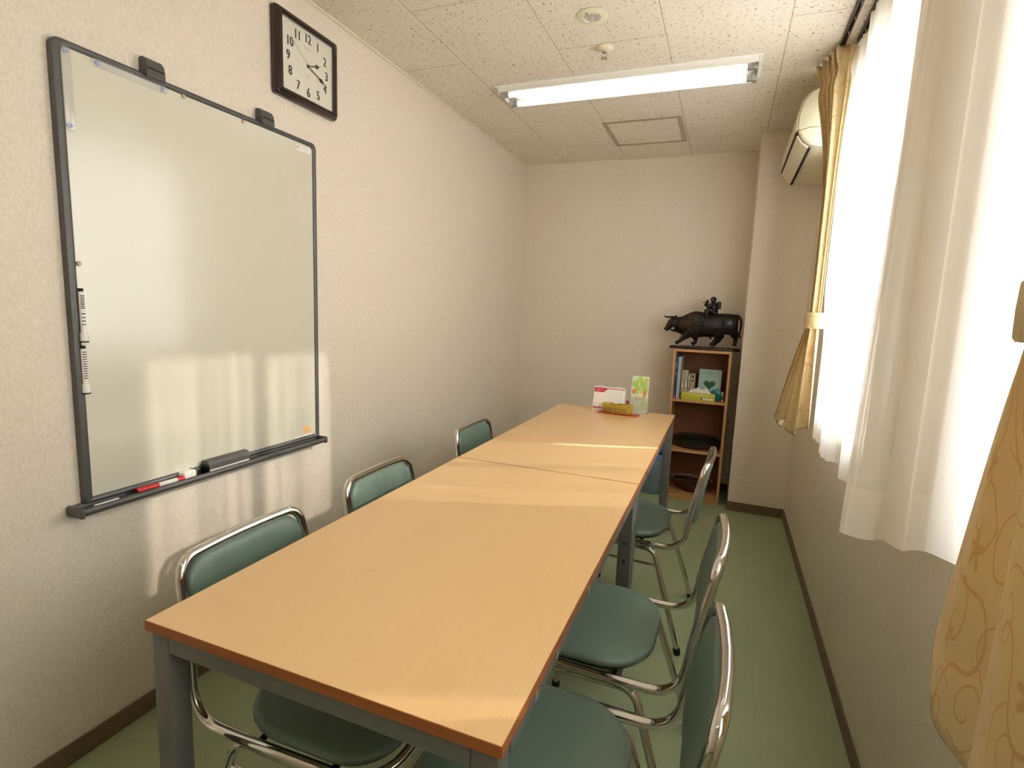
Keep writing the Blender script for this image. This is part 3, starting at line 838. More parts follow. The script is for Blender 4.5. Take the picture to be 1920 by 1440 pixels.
# ------------------------------------------------------------------ chairs (local: +y is the direction the sitter faces)
def make_chair(label, loc, rz):
    t = thing('stacking_chair', label, 'chair', loc, rz, 'green vinyl chairs with chrome tube frames')
    # seat
    ol = rrect(.392, .370, [.105, .105, .135, .135], 9, 0, -.008)
    bm = BM()
    pad(bm, ol, [(.012, .412), (.003, .416), (0, .424), (.003, .432), (.012, .437), (.035, .441), (.085, .444), (.15, .4445)],
        lambda p: Vector((p.x, p.y, p.z - .006 * max(0, 1 - (p.x / .19) ** 2) * (1 if p.z > .435 else 0))))
    done('seat', bm, 'vinyl', t, smooth=True, angle=60)
    # under-seat board
    bm = BM(); pad(bm, [(x * .93, y * .93) for x, y in ol], [(0, .404), (0, .4125)]); done('seat_board', bm, 'black', t)
    # backrest pad in an inclined, gently curved plane
    def yb(z): return -.272 - (z - .45) * .175
    def fn(p):
        z = p.y; c = .018 * (1 - (p.x / .19) ** 2)
        return Vector((p.x, yb(z) - c + p.z, z))
    ob = rrect(.336, .245, [.058, .058, .080, .080], 8, 0, .600)
    bm = BM()
    lv = [(.03, -.0125), (.010, -.012), (.002, -.008), (0, 0), (.002, .008), (.010, .012), (.03, .015), (.07, .017)]
    pad(bm, ob, lv, fn); done('backrest', bm, 'vinyl', t, smooth=True, angle=60)
    # main tube: back hoop running down and forward round the seat
    w = .200
    R = []
    top = .728; wt = .174
    pts = [(0, yb(top), top), (w * .3, yb(top), top), (w * .45, yb(top), top), (wt, yb(top), top), (wt + .012, yb(.55), .55), (w, -.268, .402), (w, -.10, .400), (w - .004, .183, .400), (0, .186, .400)]
    rad = [0, 0, 0, .070, .3, .085, 0, .11, 0]
    half = fillet(pts, rad, 9)
    # bow the top rail backwards a little
    half = [Vector((p.x, p.y - (.018 * max(0, 1 - (p.x / w) ** 2) if p.z > .66 else 0), p.z)) for p in half]
    other = [Vector((-p.x, p.y, p.z)) for p in half[1:]]
    loop = list(reversed(half)) + other[:-1]
    bm = BM(); tube(bm, loop, .0112, 14, closed=True); done('back_frame', bm, 'chrome', t, smooth=True, angle=80)
    # four legs: each pair is an inverted U hugging the seat tube on one side
    for sx in (-1, 1):
        xt = sx * .187; xf = sx * .226
        zt = .3785
        mid = (sx * .186, .0, zt)
        for nm, yt, yf in (('rear', -.165, -.285), ('front', .115, .148)):
            bm = BM()
            pp = fillet([mid, (xt, yt, zt), (xf, yf, .012)], [0, .05, 0], 8)
            tube(bm, pp, .0105, 14); lg = done('leg', bm, 'chrome', t, smooth=True, angle=80)
            d = (Vector((xf, yf, .012)) - Vector((xt, yt, zt))).normalized()
            bm = BM(); tube(bm, [Vector((xf, yf, .012)) - d * .012, Vector((xf, yf, .007)), Vector((xf, yf, .0))], [.0135, .0135, .012], 14)
            done('rubber_foot', bm, 'rubber', lg, smooth=True, angle=50)
        def on(yt, yf, z): 
            f = (zt - z) / (zt - .012); return Vector((xt + (xf - xt) * f, yt + (yf - yt) * f, z))
        bm = BM(); a = on(-.165, -.285, .318); b = on(.115, .148, .318); tube(bm, [a, b], .0048, 10); done('stretcher', bm, 'chrome', t, smooth=True, angle=80)
    for y in (-.11, .07):
        bm = BM(); tube(bm, fillet([(-.186, y, .388), (-.09, y, .396), (.09, y, .396), (.186, y, .388)], .03), .007, 10); done('cross_bar', bm, 'black', t, smooth=True, angle=80)
    return t
CH = [('green chair at the front right corner of the table, nearest the window curtain', (1.272, .885, 0), PI/2 + .02),
      ('green chair on the window side, middle one of three, seat fully in view', (1.270, 1.405, 0), PI/2 - .015),
      ('green chair on the window side closest to the bookshelf', (1.222, 2.235, 0), PI/2 - .05),
      ('green chair below the whiteboard, nearest on the wall side', (.862, .915, 0), -PI/2 + .02),
      ('green chair on the wall side in the middle, with sunlight streaks on its backrest', (.848, 1.465, 0), -PI/2),
      ('green chair on the wall side farthest away, beside the far table', (.812, 2.260, 0), -PI/2)]
c0 = make_chair(*CH[0])
for l, p, r in CH[1:]: dup(c0, p, r, l)

# ------------------------------------------------------------------ things on the far table
Z0 = TH
# desk calendar (A-frame, facing the near end)
ang = math.radians(-4)
t = thing('desk_calendar', 'spiral desk calendar with a red header standing on the far table', 'calendar', (.962, 3.130, Z0), ang)
bm = BM(); hw, hh = .093, .142
tilt = math.radians(14)
c, s_ = math.cos(tilt), math.sin(tilt)
fr = frame_mat((0, -.036, 0), (1, 0, 0), (0, s_, c))
def pl(bm, m, x0, x1, y0, y1, z0, z1, mi=0): box(bm, x0, x1, y0, y1, z0, z1, mi=mi, mat=m)
pl(bm, fr, -hw, hw, 0, hh + .004, -.0012, 0); 
bk = frame_mat((0, .036, 0), (-1, 0, 0), (0, -s_, c)); pl(bm, bk, -hw, hw, 0, hh + .002, -.0012, 0)
box(bm, -hw, hw, -.034, .034, 0.0002, .0014)
done('stand', bm, 'paper', t)
bm = BM(); pl(bm, fr, -hw + .003, hw - .002, .012, hh - .001, .0002, .0016); page = done('calendar_page', bm, 'paper', t)
bm = BM()
def prt(x0, x1, y0, y1, mi): quad(bm, fr, x0, x1, y0, y1, .0019, mi)
prt(-hw + .003, hw - .002, hh - .008, hh - .003, 0)
vs = [bm.verts.new(fr @ Vector(p)) for p in ((-hw + .003, hh - .030, .0020), (-.035, hh - .030, .0020), (-.012, hh - .008, .0020), (-hw + .003, hh - .008, .0020))]
bm.faces.new(vs).material_index = 0
prt(-hw + .003, -.05, .016, .024, 0); prt(-.05, -.035, .016, .024, 1); prt(-.035, .0, .016, .024, 2); prt(.0, hw - .004, .016, .024, 3)
text(bm, '12', .020, fr @ Matrix.Translation((-.072, hh - .018, .0016)), .0008, 5); scribble(bm, fr @ Matrix.Translation((-.045, hh - .016, .0022)), .024, .007, 5, 9, 5)
d = 1
for r in range(5):
    for q in range(7):
        if d > 31 or (r == 0 and q < 2): continue
        text(bm, str(d), .0085, fr @ Matrix.Translation((-.076 + q * .0245, .104 - r * .0185, .0016)), .0004, 0 if q == 0 else (4 if q < 6 else 6)); d += 1
scribble(bm, fr @ Matrix.Translation((-.045, .006, .0004)), .065, .006, 12, 10, 6)
done('calendar_print', bm, ['redp', 'pinkp', 'yelp', 'grnp', 'greyink', 'paper', 'blup'], page)
bm = BM()
topc = fr @ Vector((0, hh, 0))
for x in (-.062, -.050, -.038, .038, .050, .062):
    tube(bm, [Vector((x, topc.y - .001 + .0055 * math.cos(a) , topc.z + .002 + .0065 * math.sin(a))) for a in [k * PI / 6 for k in range(12)]], .0016, 6, closed=True)
done('ring_binding', bm, 'white', t, smooth=True)
# small red/dark note behind the calendar
bm = BM(); box(bm, -.03, .03, -.001, .001, 0, .062, bev=.0005, seg=1); o = done('note_card', bm, 'pinkp', loc=(1.038, 3.19, Z0)); o.rotation_euler = (-.12, 0, -.05)
tag(o, 'small pink card standing between the calendar and the leaflet', 'card')

# leaflet in a clear stand
t = thing('leaflet_stand', 'tall green and white leaflet in a clear plastic holder', 'leaflet', (1.130, 3.150, Z0), math.radians(-6))
tilt = math.radians(10); c, s_ = math.cos(tilt), math.sin(tilt)
fr = frame_mat((0, -.020, .004), (1, 0, 0), (0, s_, c)); hw, hh = .050, .215
bm = BM(); pl(bm, fr, -hw, hw, 0, hh, -.001, .0005); lf = done('leaflet', bm, 'palegrn', t)
bm = BM()
rnd = random.Random(4)
for (x, y, r) in ((.0, .195, .017), (-.028, .17, .020), (.02, .168, .022), (.03, .14, .018), (-.012, .142, .016), (.034, .195, .012), (.030, .055, .020), (.036, .034, .016), (.033, .085, .012)):
    vs = [bm.verts.new(fr @ Vector((max(-hw, min(hw, x + r * (1 + .15 * math.sin(3 * k)) * math.cos(k * PI / 8))), y + r * math.sin(k * PI / 8), .0008 + .0001 * rnd.random()))) for k in range(16)]
    bm.faces.new(vs).material_index = 0
for (x, y, r, mi) in ((-.031, .124, .012, 1), (-.010, .118, .006, 0), (.008, .124, .006, 0), (.030, .122, .012, 1), (.030, .105, .008, 1)):
    vs = [bm.verts.new(fr @ Vector((x + r * math.cos(k * PI / 8), y + 1.2 * r * math.sin(k * PI / 8), .0012))) for k in range(16)]
    bm.faces.new(vs).material_index = mi
text(bm, 'Qob', .028, fr @ Matrix.Translation((0, .088, 0)), .0013, 4)
scribble(bm, fr @ Matrix.Translation((0, .066, .0012)), .050, .008, 8, 11, 5)
for k in range(3): quad(bm, fr, -.015, .035, .012 + k * .008, .014 + k * .008, .0013, 6)
done('leaflet_print', bm, ['lime', 'orgp', 'ink', 'pinkp', 'redp', 'leaf', 'greyink'], lf)
bm = BM()
pl(bm, fr, -hw - .002, hw + .002, -.003, .09, .0018, .0035)
pl(bm, fr, -hw - .002, hw + .002, -.003, hh - .02, -.004, -.0025)
box(bm, -hw - .002, hw + .002, -.022, .045, 0, .0025)
pl(bm, frame_mat((0, .045, 0), (1, 0, 0), (0, -s_ * 1.5, c)), -hw, hw, 0, .10, 0, .0015)
done('clear_holder', bm, 'clear', t)

# gold basket on a red mat
t0 = thing('red_mat', 'small red folded mat under the gold card basket', 'mat', (1.030, 3.052, Z0), math.radians(-5))
bm = BM(); box(bm, -.115, .118, -.030, .034, .0002, .004, bev=.0015); done('mat_sheet', bm, 'redtray', t0)
t = thing('gold_basket', 'oblong pierced gold metal card basket in front of the calendar', 'basket', (1.028, 3.052, Z0 + .0042), math.radians(-5))
bm = BM()
def boat(w, d, n=40):
    return [(w * math.copysign(abs(math.cos(a)) ** .5, math.cos(a)), d * math.copysign(abs(math.sin(a)) ** .6, math.sin(a))) for a in [2 * PI * k / n for k in range(n)]]
lo = []
for (w, d, z) in ((.070, .022, 0), (.078, .027, .004), (.084, .031, .026), (.088, .034, .050)):
    lo.append([(x, y, z + (.006 * math.sin(k * 2.3) ** 2 if z > .04 else 0)) for k, (x, y) in enumerate(boat(w, d, 56))])
for (w, d, z) in ((.085, .031, .050), (.080, .028, .010)):
    lo.append([(x, y, z + (.006 * math.sin(k * 2.3) ** 2 if z > .04 else 0)) for k, (x, y) in enumerate(boat(w, d, 56))])
loft(bm, lo); done('basket_body', bm, 'gold', t, smooth=True, angle=50)
bm = BM()
rim = boat(.0875, .0338, 56)
for k in range(0, 56, 2):
    x, y = rim[k]; lathe(bm, [(0, 0), (.0035, .001), (.0038, .005), (.002, .008), (0, .0085)], 8, c=(x, y, .049))
done('scalloped_rim', bm, 'gold', t, smooth=True)
bm = BM()
for k in range(9):
    x = -.062 + k * .0145
    for z in (.016, .030):
        vs = [bm.verts.new((x + .005 * math.cos(a), -.0312 - .0035 * (1 if z > .02 else .35), z + .0045 * math.sin(a))) for a in [q * PI / 5 for q in range(10)]]
        bm.faces.new(vs)
done('pierced_hole', bm, 'olive', t)

# ------------------------------------------------------------------ bookshelf (front at y 3.80)
SX0, SX1, SY0, SY1, SZ = 1.250, 1.618, 3.800, 4.095, 1.050
t = thing('bookshelf', 'narrow three-tier birch bookshelf against the far wall', 'shelf', ((SX0 + SX1) / 2, (SY0 + SY1) / 2, 0))
hx, hy = (SX1 - SX0) / 2, (SY1 - SY0) / 2
T = .016
for s in (-1, 1):
    bm = BM(); a, b = sorted((s * hx, s * (hx - T))); box(bm, a, b, -hy, hy, 0, SZ - T, bev=.0006, seg=1); done('side_panel', bm, 'shelf', t)
bm = BM(); box(bm, -hx, hx, -hy, hy, SZ - T, SZ, bev=.0006, seg=1); done('top_panel', bm, 'shelf', t)
for z in (.022, .342, .692):
    bm = BM(); box(bm, -hx + T, hx - T, -hy + .002, hy - .006, z, z + T); done('shelf_board', bm, 'shelf', t)
bm = BM(); box(bm, -hx + T, hx - T, hy - .006, hy, 0, SZ - T); bp = done('back_panel', bm, 'shelfin', t); bp['label'] = 'dark brown back panel'
bm = BM(); box(bm, -hx + T, hx - T, -hy + .012, -hy + .026, 0, .022); done('plinth', bm, 'shelf', t)
SH1, SH2, SH3 = .038, .358, .708   # upper faces of the shelf boards

def book(name, label, x0, x1, y0, y1, z, h, mt, prints=None, group='books on the top shelf of the bookshelf', lean=0):
    cx, cy = (x0 + x1) / 2, (y0 + y1) / 2
    t = thing(name, label, 'book', (cx, cy, z), 0, group)
    t.rotation_euler = (0, lean, 0)
    w, d = (x1 - x0) / 2, (y1 - y0) / 2
    bm = BM(); e = .0016
    box(bm, -w, -w + e, -d, d, 0, h); box(bm, w - e, w, -d, d, 0, h); box(bm, -w, w, -d, -d + e, 0, h)
    cv = done('cover', bm, mt, t)
    bm = BM(); box(bm, -w + e, w - e, -d + e, d - .004, .003, h - .003); done('pages', bm, 'paper', t)
    if prints:
        bm = BM(); m = frame_mat((0, -d - .0004, 0), (1, 0, 0), (0, 0, 1))
        for (a, b, c, dd, mi) in prints: quad(bm, m, a * w, b * w, c * h, dd * h, 0, mi)
        done('spine_print', bm, ['ink', 'paper', 'pinkp', 'greyink'], cv)
    return t
rnd = random.Random(3)
def glyphs(c0, c1, n, a=-.45, b=.45, mi=0):
    out = []; st = (c1 - c0) / n
    for k in range(n):
        z = c0 + k * st
        out.append((a, b, z + .58 * st, z + .72 * st, mi)); out.append((a * .9, b * .9, z + .10 * st, z + .24 * st, mi))
        x = rnd.uniform(-.25, .25); out.append((x - .12, x + .12, z + .1 * st, z + .8 * st, mi))
    return out
book('thin_book', 'thin blue book at the left end of the top shelf', 1.2675, 1.281, 3.828, 4.04, SH3, .292, 'bluebook', [(-.7, .7, .0, .07, 2)] + glyphs(.72, .86, 2, -.5, .5, 1) + glyphs(.55, .62, 1, -.5, .5, 1))
book('ring_binder', 'light grey binder standing right of the blue book', 1.283, 1.306, 3.826, 4.06, SH3, .288, 'greybook')
book('paperback', 'cream paperback with black lettering next to the grey binder', 1.3095, 1.329, 3.872, 4.00, SH3, .190, 'creambook', glyphs(.55, .97, 5) + glyphs(.30, .42, 1) + [(-.3, .3, .18, .26, 2)])
book('paperback', 'cream paperback with black lettering, second from the grey binder', 1.331, 1.3505, 3.872, 4.00, SH3, .190, 'creambook', glyphs(.55, .97, 5) + glyphs(.30, .42, 1))
book('paperback', 'slim cream book with dark spots left of the tan book', 1.354, 1.364, 3.880, 4.00, SH3, .166, 'paper', glyphs(.3, .8, 6))
book('hardcover_book', 'tan curved-spine book between the paperbacks and the heart cover', 1.366, 1.400, 3.876, 4.00, SH3, .170, 'tanbook', [(-.4, .4, .86, .95, 0), (-.3, .3, .70, .78, 0)] + [(-.35, .35, .2 + .08 * k, .215 + .08 * k, 3) for k in range(6)])
# book with heart cover, facing out, leaning back
t = thing('picture_book', 'pale teal book facing forward with a green leaf heart on its cover', 'book', (1.492, 3.925, SH3), math.radians(-3), 'books on the top shelf of the bookshelf')
lean = math.radians(9); fr = frame_mat((0, 0, .001), (1, 0, 0), (0, math.sin(lean), math.cos(lean)))
bm = BM(); pl(bm, fr, -.074, .074, 0, .205, .0, .002); pl(bm, fr, -.074, .074, 0, .205, -.014, -.012); pl(bm, fr, -.074, -.072, 0, .205, -.014, .002); cv = done('cover', bm, 'teal', t)
bm = BM(); pl(bm, fr, -.072, .071, .003, .202, -.012, 0); done('pages', bm, 'paper', t)
bm = BM(); hv = []
for k in range(48):
    a = 2 * PI * k / 48; j = 1 + .05 * math.sin(11 * a)
    hv.append(bm.verts.new(fr @ Vector((.0025 * j * 16 * math.sin(a) ** 3 * .98, .100 + .0022 * j * (13 * math.cos(a) - 5 * math.cos(2*a) - 2 * math.cos(3*a) - math.cos(4*a)), .0023))))
bm.faces.new(hv).material_index = 0
for k in range(6): quad(bm, fr, -.045 + k * .014, -.037 + k * .014, .178, .184, .0023, 1)
for k in range(3): quad(bm, fr, -.020 + k * .014, -.013 + k * .014, .166, .171, .0023, 1)
done('cover_print', bm, ['leaf', 'greyink'], cv)
# tissue box
t = thing('tissue_box', 'olive yellow tissue box with a tissue pulled out on the top shelf', 'tissue box', (1.430, 3.852, SH3), math.radians(-2))
bm = BM(); box(bm, -.108, .108, -.042, .042, 0, .050, bev=.002, seg=1); bx = done('carton', bm, 'tbox', t)
bm = BM(); m = frame_mat((0, -.0424, 0), (1, 0, 0), (0, 0, 1))
vs = [bm.verts.new(m @ Vector((x, z, .0003))) for x, z in ((-.106, .047), (.106, .047), (.106, .036), (.04, .030), (-.02, .028), (-.06, .038))]; bm.faces.new(vs).material_index = 0
quad(bm, m, .030, .096, .010, .020, .0005, 1); quad(bm, m, .020, .029, .008, .021, .0005, 2); scribble(bm, m @ Matrix.Translation((.063, .015, .0006)), .056, .004, 12, 12, 2)
done('carton_print', bm, ['tbox2', 'paper', 'leaf'], bx)
bm = BM(); N = 22; rows = []
for j in range(6):
    row = []
    for i in range(N + 1):
        x = -.080 + .165 * i / N; v = j / 5
        y = (-.016 + .008 * math.sin(i * .9)) * (1 - v) + (.008 * math.sin(i * 1.7 + 1)) * v
        z = .049 + v * (.030 + .006 * math.sin(i * .8) + .004 * math.sin(i * 2.1)) * min(1, 4 * i / N, 4 * (N - i) / N + .3)
        row.append(bm.verts.new((x * (1 - .12 * v), y, z)))
    rows.append(row)
for a, b in zip(rows, rows[1:]):
    for i in range(N): bm.faces.new((a[i], a[i+1], b[i+1], b[i]))
tt = done('tissue', bm, 'tissue', t, smooth=True); sm = tt.modifiers.new('thick', 'SOLIDIFY'); sm.thickness = .0012
# teal round tape-like object, glass keyring
t = thing('teal_ornament', 'teal rounded ornament leaning behind the tissue box', 'ornament', (1.541, 3.880, SH3))
bm = BM(); lathe(bm, [(0, -.010), (.034, -.010), (.040, -.005), (.040, .005), (.034, .010), (0, .010)], 36, c=(0, 0, .040), axis='y'); done('disc', bm, 'tealobj', t, smooth=True)
bm = BM(); lathe(bm, [(.0, -.0115), (.018, -.0115), (.019, -.0095), (0, -.0095)], 24, c=(0, 0, .040), axis='y'); done('centre_cap', bm, 'tealobj', t, smooth=True)
t = thing('glass_ornament', 'small glittering clear figurine at the right end of the top shelf', 'ornament', (1.583, 3.868, SH3))
bm = BM(); lathe(bm, [(0, 0), (.010, 0), (.011, .004), (.005, .010), (.008, .020), (.011, .034), (.007, .046), (.009, .056), (.006, .066), (0, .070)], 8)
done('figurine', bm, 'silver', t)

# black lacquer tray-bowl, and brown bowl below
t = thing('lacquer_bowl', 'large black-green oval lacquer dish on the middle shelf', 'bowl', (1.437, 3.936, SH2))
bm = BM()
def leafo(w, d, n=48):
    return [(w * math.cos(a) * (1 - .0 * math.sin(a)), d * math.copysign(abs(math.sin(a)) ** 1.2, math.sin(a))) for a in [2 * PI * k / n for k in range(n)]]
lo = [[(x, y, z + rise * (abs(x) / .16) ** 2 * 0) for x, y in leafo(w, d)] for (w, d, z, rise) in ((.105, .07, 0, 0), (.135, .10, .006, 0), (.158, .118, .045, 0), (.162, .121, .070, 0), (.156, .116, .070, 0), (.148, .108, .045, 0), (.12, .085, .012, 0))]
loft(bm, lo); done('dish', bm, 'tray', t, smooth=True, angle=50)
bm = BM()
lo = [[(x, y, z) for x, y in leafo(w, d)] for (w, d, z) in ((.154, .114, .066), (.157, .117, .073), (.120, .085, .088), (.06, .04, .097), (.01, .01, .099))]
loft(bm, lo); done('lid', bm, 'tray', t, smooth=True, angle=60)
t = thing('wooden_bowl', 'brown lacquered bowl with a low handle on the bottom shelf', 'bowl', (1.432, 3.938, SH1))
bm = BM(); lathe(bm, [(.0, 0), (.052, 0), (.056, .010), (.095, .036), (.128, .082), (.124, .084), (.090, .044), (.05, .018), (0, .016)], 48, sy=.82); done('bowl_body', bm, 'brownbowl', t, smooth=True, angle=60)
for s in (-1, 1):
    bm = BM()
    vs = []
    for k in range(13):
        a = (.2 + 2.74 * k / 12) if s < 0 else (.2 + 2.74 * k / 12)
        vs.append((s * .060 + .068 * math.cos(a), -.040 - .03 * math.sin(a), .070 + .018 * math.sin(a)))
    tube(bm, vs, .0035, 8); done('petal_rim', bm, 'redbowl', t, smooth=True)
bm = BM(); tube(bm, fillet([(-.138, .00, .07), (-.142, .0, .100), (-.03, .0, .112), (.09, .0, .098), (.134, 0, .098), (.132, 0, .074)], .02), .0085, 10); done('handle', bm, 'olive', t, smooth=True)

# waste bin
t = thing('waste_bin', 'round grey-blue plastic waste bin with a blue rim under the far table end', 'bin', (1.160, 3.915, 0))
bm = BM(); lathe(bm, [(0, 0), (.086, 0), (.090, .004), (.108, .268), (.104, .268), (.086, .010), (0, .010)], 48); done('bin_body', bm, 'bin', t, smooth=True, angle=50)
bm = BM(); lathe(bm, [(.104, .262), (.112, .262), (.113, .292), (.109, .298), (.103, .292), (.103, .262)], 48); done('bin_rim', bm, 'binlid', t, smooth=True, angle=50)

# ------------------------------------------------------------------ ox statue
K = .000342
def P(cu, cv, dy=0.0):
    u, v = cu / 10.28 + 1230, cv / 10.28 + 540
    return Vector((1.161 + (u - 1246) * .00352 - 1.436, dy, 1.269 - (v - 592) * .0036 + (u - 1246) * .00018 - 1.0505))
t = thing('ox_statue', 'dark bronze statue of a walking ox with a child rider on top of the bookshelf', 'statue', (1.436, 3.905, SZ))
def remeshed(name, bm, mt, parent, vox=.0028, it=4):
    o = done(name, bm, mt, parent, smooth=True, angle=180)
    m = o.modifiers.new('merge', 'REMESH'); m.mode = 'VOXEL'; m.voxel_size = vox; m.use_smooth_shade = True
    s = o.modifiers.new('smooth', 'SMOOTH'); s.iterations = it; s.factor = .5
    return o
def ellip(bm, c, rx, ry, rz, seg=18):
    r = bmesh.ops.create_uvsphere(bm, u_segments=seg, v_segments=seg // 2 + 2, radius=1)
    for v in r['verts']: v.co = Vector((v.co.x * rx, v.co.y * ry, v.co.z * rz)) + Vector(c)
bm = BM()
st = [(385, 585, 800, .020), (450, 562, 840, .028), (520, 540, 868, .034), (600, 500, 915, .042), (680, 462, 955, .048), (760, 445, 975, .050), (850, 458, 965, .050),
      (950, 478, 950, .052), (1050, 492, 955, .053), (1150, 500, 955, .052), (1250, 500, 915, .050), (1350, 505, 905, .050), (1450, 515, 925, .046), (1520, 548, 905, .038), (1560, 605, 850, .024)]
lo = []
for (cu, a, b, hw_) in st:
    pa, pb = P(cu, a), P(cu, b); cz = (pa.z + pb.z) / 2; rz = (pa.z - pb.z) / 2
    lo.append([(pa.x, hw_ * math.cos(k * PI / 10), cz + rz * math.sin(k * PI / 10)) for k in range(20)])
loft(bm, lo)
# head
hs = [((420, 680), .046, .026), ((350, 655), .040, .027), ((300, 690), .030, .023), ((255, 750), .022, .018), ((220, 795), .017, .016), ((185, 790), .009, .012)]
prev = None; pts = [P(*c) for c, _, _ in hs]
tube(bm, pts, [r for _, r, _ in hs], 16)
for dy in (-.018, .018):   # horns and ears, near side and far side
    tube(bm, [P(345, 560, dy * .6), P(290, 560, dy * 1.6), P(225, 562, dy * 2.0), P(180, 545, dy * 1.9), P(165, 520, dy * 1.6)], [.0085, .0075, .006, .0045, .0022], 10)
    tube(bm, [P(375, 590, dy), P(395, 560, dy * 1.9), P(385, 528, dy * 2.5)], [.007, .008, .003], 10)
tube(bm, [P(215, 790), P(175, 785), P(160, 762)], [.007, .005, .003], 8)
# neck dewlap
tube(bm, [P(300, 815), P(420, 830), P(520, 860), P(600, 920)], [.006, .011, .014, .02], 10)
# legs
tube(bm, [P(690, 830, -.022), P(620, 920, -.024), P(545, 985, -.024), P(480, 1045, -.024), P(420, 1072, -.024)], [.040, .027, .0165, .0125, .013], 14)
tube(bm, [P(740, 820, .022), P(770, 930, .022), P(800, 1010, .022), P(790, 1060, .022), P(730, 1100, .022)], [.040, .025, .0145, .0130, .0145], 14)
tube(bm, [P(1220, 780, -.024), P(1210, 900, -.025), P(1190, 990, -.025), P(1140, 1060, -.025), P(1090, 1118, -.025)], [.042, .030, .0165, .0135, .015], 14)
tube(bm, [P(1260, 860, -.01), P(1290, 960, -.012), P(1240, 1020, -.012), P(1170, 1080, -.014), P(1145, 1120, -.014)], [.03, .0125, .0125, .0115, .012], 14)
tube(bm, [P(1450, 780, .022), P(1500, 900, .022), P(1545, 990, .022), P(1535, 1070, .022), P(1520, 1130, .022)], [.040, .028, .0155, .0135, .0155], 14)
tube(bm, [P(1480, 545), P(1560, 560), P(1605, 620), P(1618, 720), P(1608, 820), P(1590, 900), P(1608, 950), P(1635, 975)], [.010, .0095, .0085, .0075, .0065, .008, .008, .003], 12)
ellip(bm, P(1075, 975), .009, .008, .010)
for (cu, cv, rx, rz, hy_) in ((760, 640, .030, .040, .044), (1320, 680, .035, .045, .046), (950, 720, .04, .035, .048)):
    p = P(cu, cv, -hy_ * .25); ellip(bm, p, rx, hy_ * .9, rz)
remeshed('ox', bm, 'bronze', t)
# child rider with a box on the back
bm = BM()
ellip(bm, P(1072, 238), .0205, .019, .0205)
ellip(bm, P(1055, 258, -.012), .010, .009, .009)
tube(bm, [P(1080, 290), P(1085, 350), P(1085, 420), P(1080, 490)], [.014, .026, .029, .034], 14)
for s in (-1, 1):
    tube(bm, [P(1050, 330, s * .02), P(970, 365, s * .026), P(935, 340, s * .02), P(965, 275, s * .008)], [.013, .013, .011, .009], 10)
    tube(bm, [P(1080, 460, s * .022), P(985, 430, s * .036), P(955, 440, s * .040), P(985, 525, s * .048)], [.020, .016, .015, .010], 10)
    ellip(bm, P(975, 540, s * .050), .013, .008, .007)
ellip(bm, P(965, 262, 0), .009, .012, .009)
remeshed('child_rider', bm, 'bronze', t, .0022, 3)
bm = BM(); tube(bm, [P(868, 283, -.004), P(1015, 283, -.004)], .0024, 8); done('flute', bm, 'bronze', t, smooth=True)
bm = BM(); a, b = P(1135, 275), P(1222, 425); box(bm, a.x, b.x, -.024, .024, b.z, a.z, bev=.007, seg=3); done('back_pack', bm, 'bronze', t, smooth=True)
bm = BM()
ol = []
for k in range(56):
    a = 2 * PI * k / 56
    x = .231 * math.copysign(abs(math.cos(a)) ** .45, math.cos(a)); y = .062 * math.copysign(abs(math.sin(a)) ** .6, math.sin(a))
    j = 1 + .02 * math.sin(5 * a + 1) + .012 * math.sin(11 * a)
    ol.append((x * j, y * j))
loft(bm, [[(x, y, z) for x, y in [(p[0] * s, p[1] * s) for p in ol]] for s, z in ((.99, 0), (1, .004), (.985, .013), (.95, .018 ), (.6, .021))])
done('plinth', bm, 'bronze', t, smooth=True, angle=50)

# ------------------------------------------------------------------ air conditioner on the window wall
t = thing('air_conditioner', 'ivory wall-mounted air conditioner near the ceiling behind the gold curtain', 'air conditioner', (W, 3.235, 2.20))
def prof_pts(sc=1.0):
    raw = [(0, .135), (-.085, .135), (-.098, .128), (-.112, .112), (-.135, .108), (-.185, .085), (-.210, .045), (-.222, -.005), (-.224, -.060), (-.214, -.085), (-.196, -.112), (-.165, -.138), (-.130, -.148), (0, -.150)]
    return [(a * sc, b) for a, b in raw]
bm = BM(); prism_y(bm, prof_pts(), -.385, .385); bmesh.ops.bevel(bm, geom=[e for e in bm.edges if abs(e.verts[0].co.y - e.verts[1].co.y) < 1e-4], offset=.005, segments=3, affect='EDGES')
done('body', bm, 'ac', t, smooth=True, angle=35)
bm = BM()   # front panel shell
fp = [(-.190, .084), (-.2145, .045), (-.2265, -.005), (-.2285, -.072), (-.2225, -.072), (-.2205, -.005), (-.209, .045), (-.186, .080)]
prism_y(bm, fp, -.380, .380); done('front_panel', bm, 'ac', t, smooth=True, angle=35)
bm = BM(); lp = [(-.2215, -.092), (-.2025, -.122), (-.172, -.147), (-.167, -.141), (-.197, -.115), (-.2155, -.088)]
prism_y(bm, lp, -.352, .376); done('louver', bm, 'ac', t, smooth=True, angle=35)
bm = BM()
prism_y(bm, [(-.2255, -.074), (-.2215, -.090), (-.2175, -.088), (-.2185, -.074)], -.352, .376)
prism_y(bm, [(-.1705, -.1485), (-.160, -.1515), (-.160, -.144), (-.168, -.142)], -.352, .376)
done('air_slot', bm, 'slot', t)
bm = BM()
y = -.3856
for a, b in (((-.098, .125), (-.098, -.055)), ((-.098, -.055), (-.012, -.040)), ((-.218, -.078), (-.175, -.066)), ((-.175, -.066), (-.105, -.066)), ((-.105, -.066), (-.098, -.030))):
    tube(bm, [Vector((a[0], y, a[1])), Vector((b[0], y, b[1]))], .0011, 5)
done('side_seam', bm, 'olive', t)
bm = BM(); lathe(bm, [(0, -.0012), (.008, -.0010), (.008, .002)], 16, c=(-.110, -.3845, -.040), axis='y', sy=1.6); done('side_catch', bm, 'white', t, smooth=True)

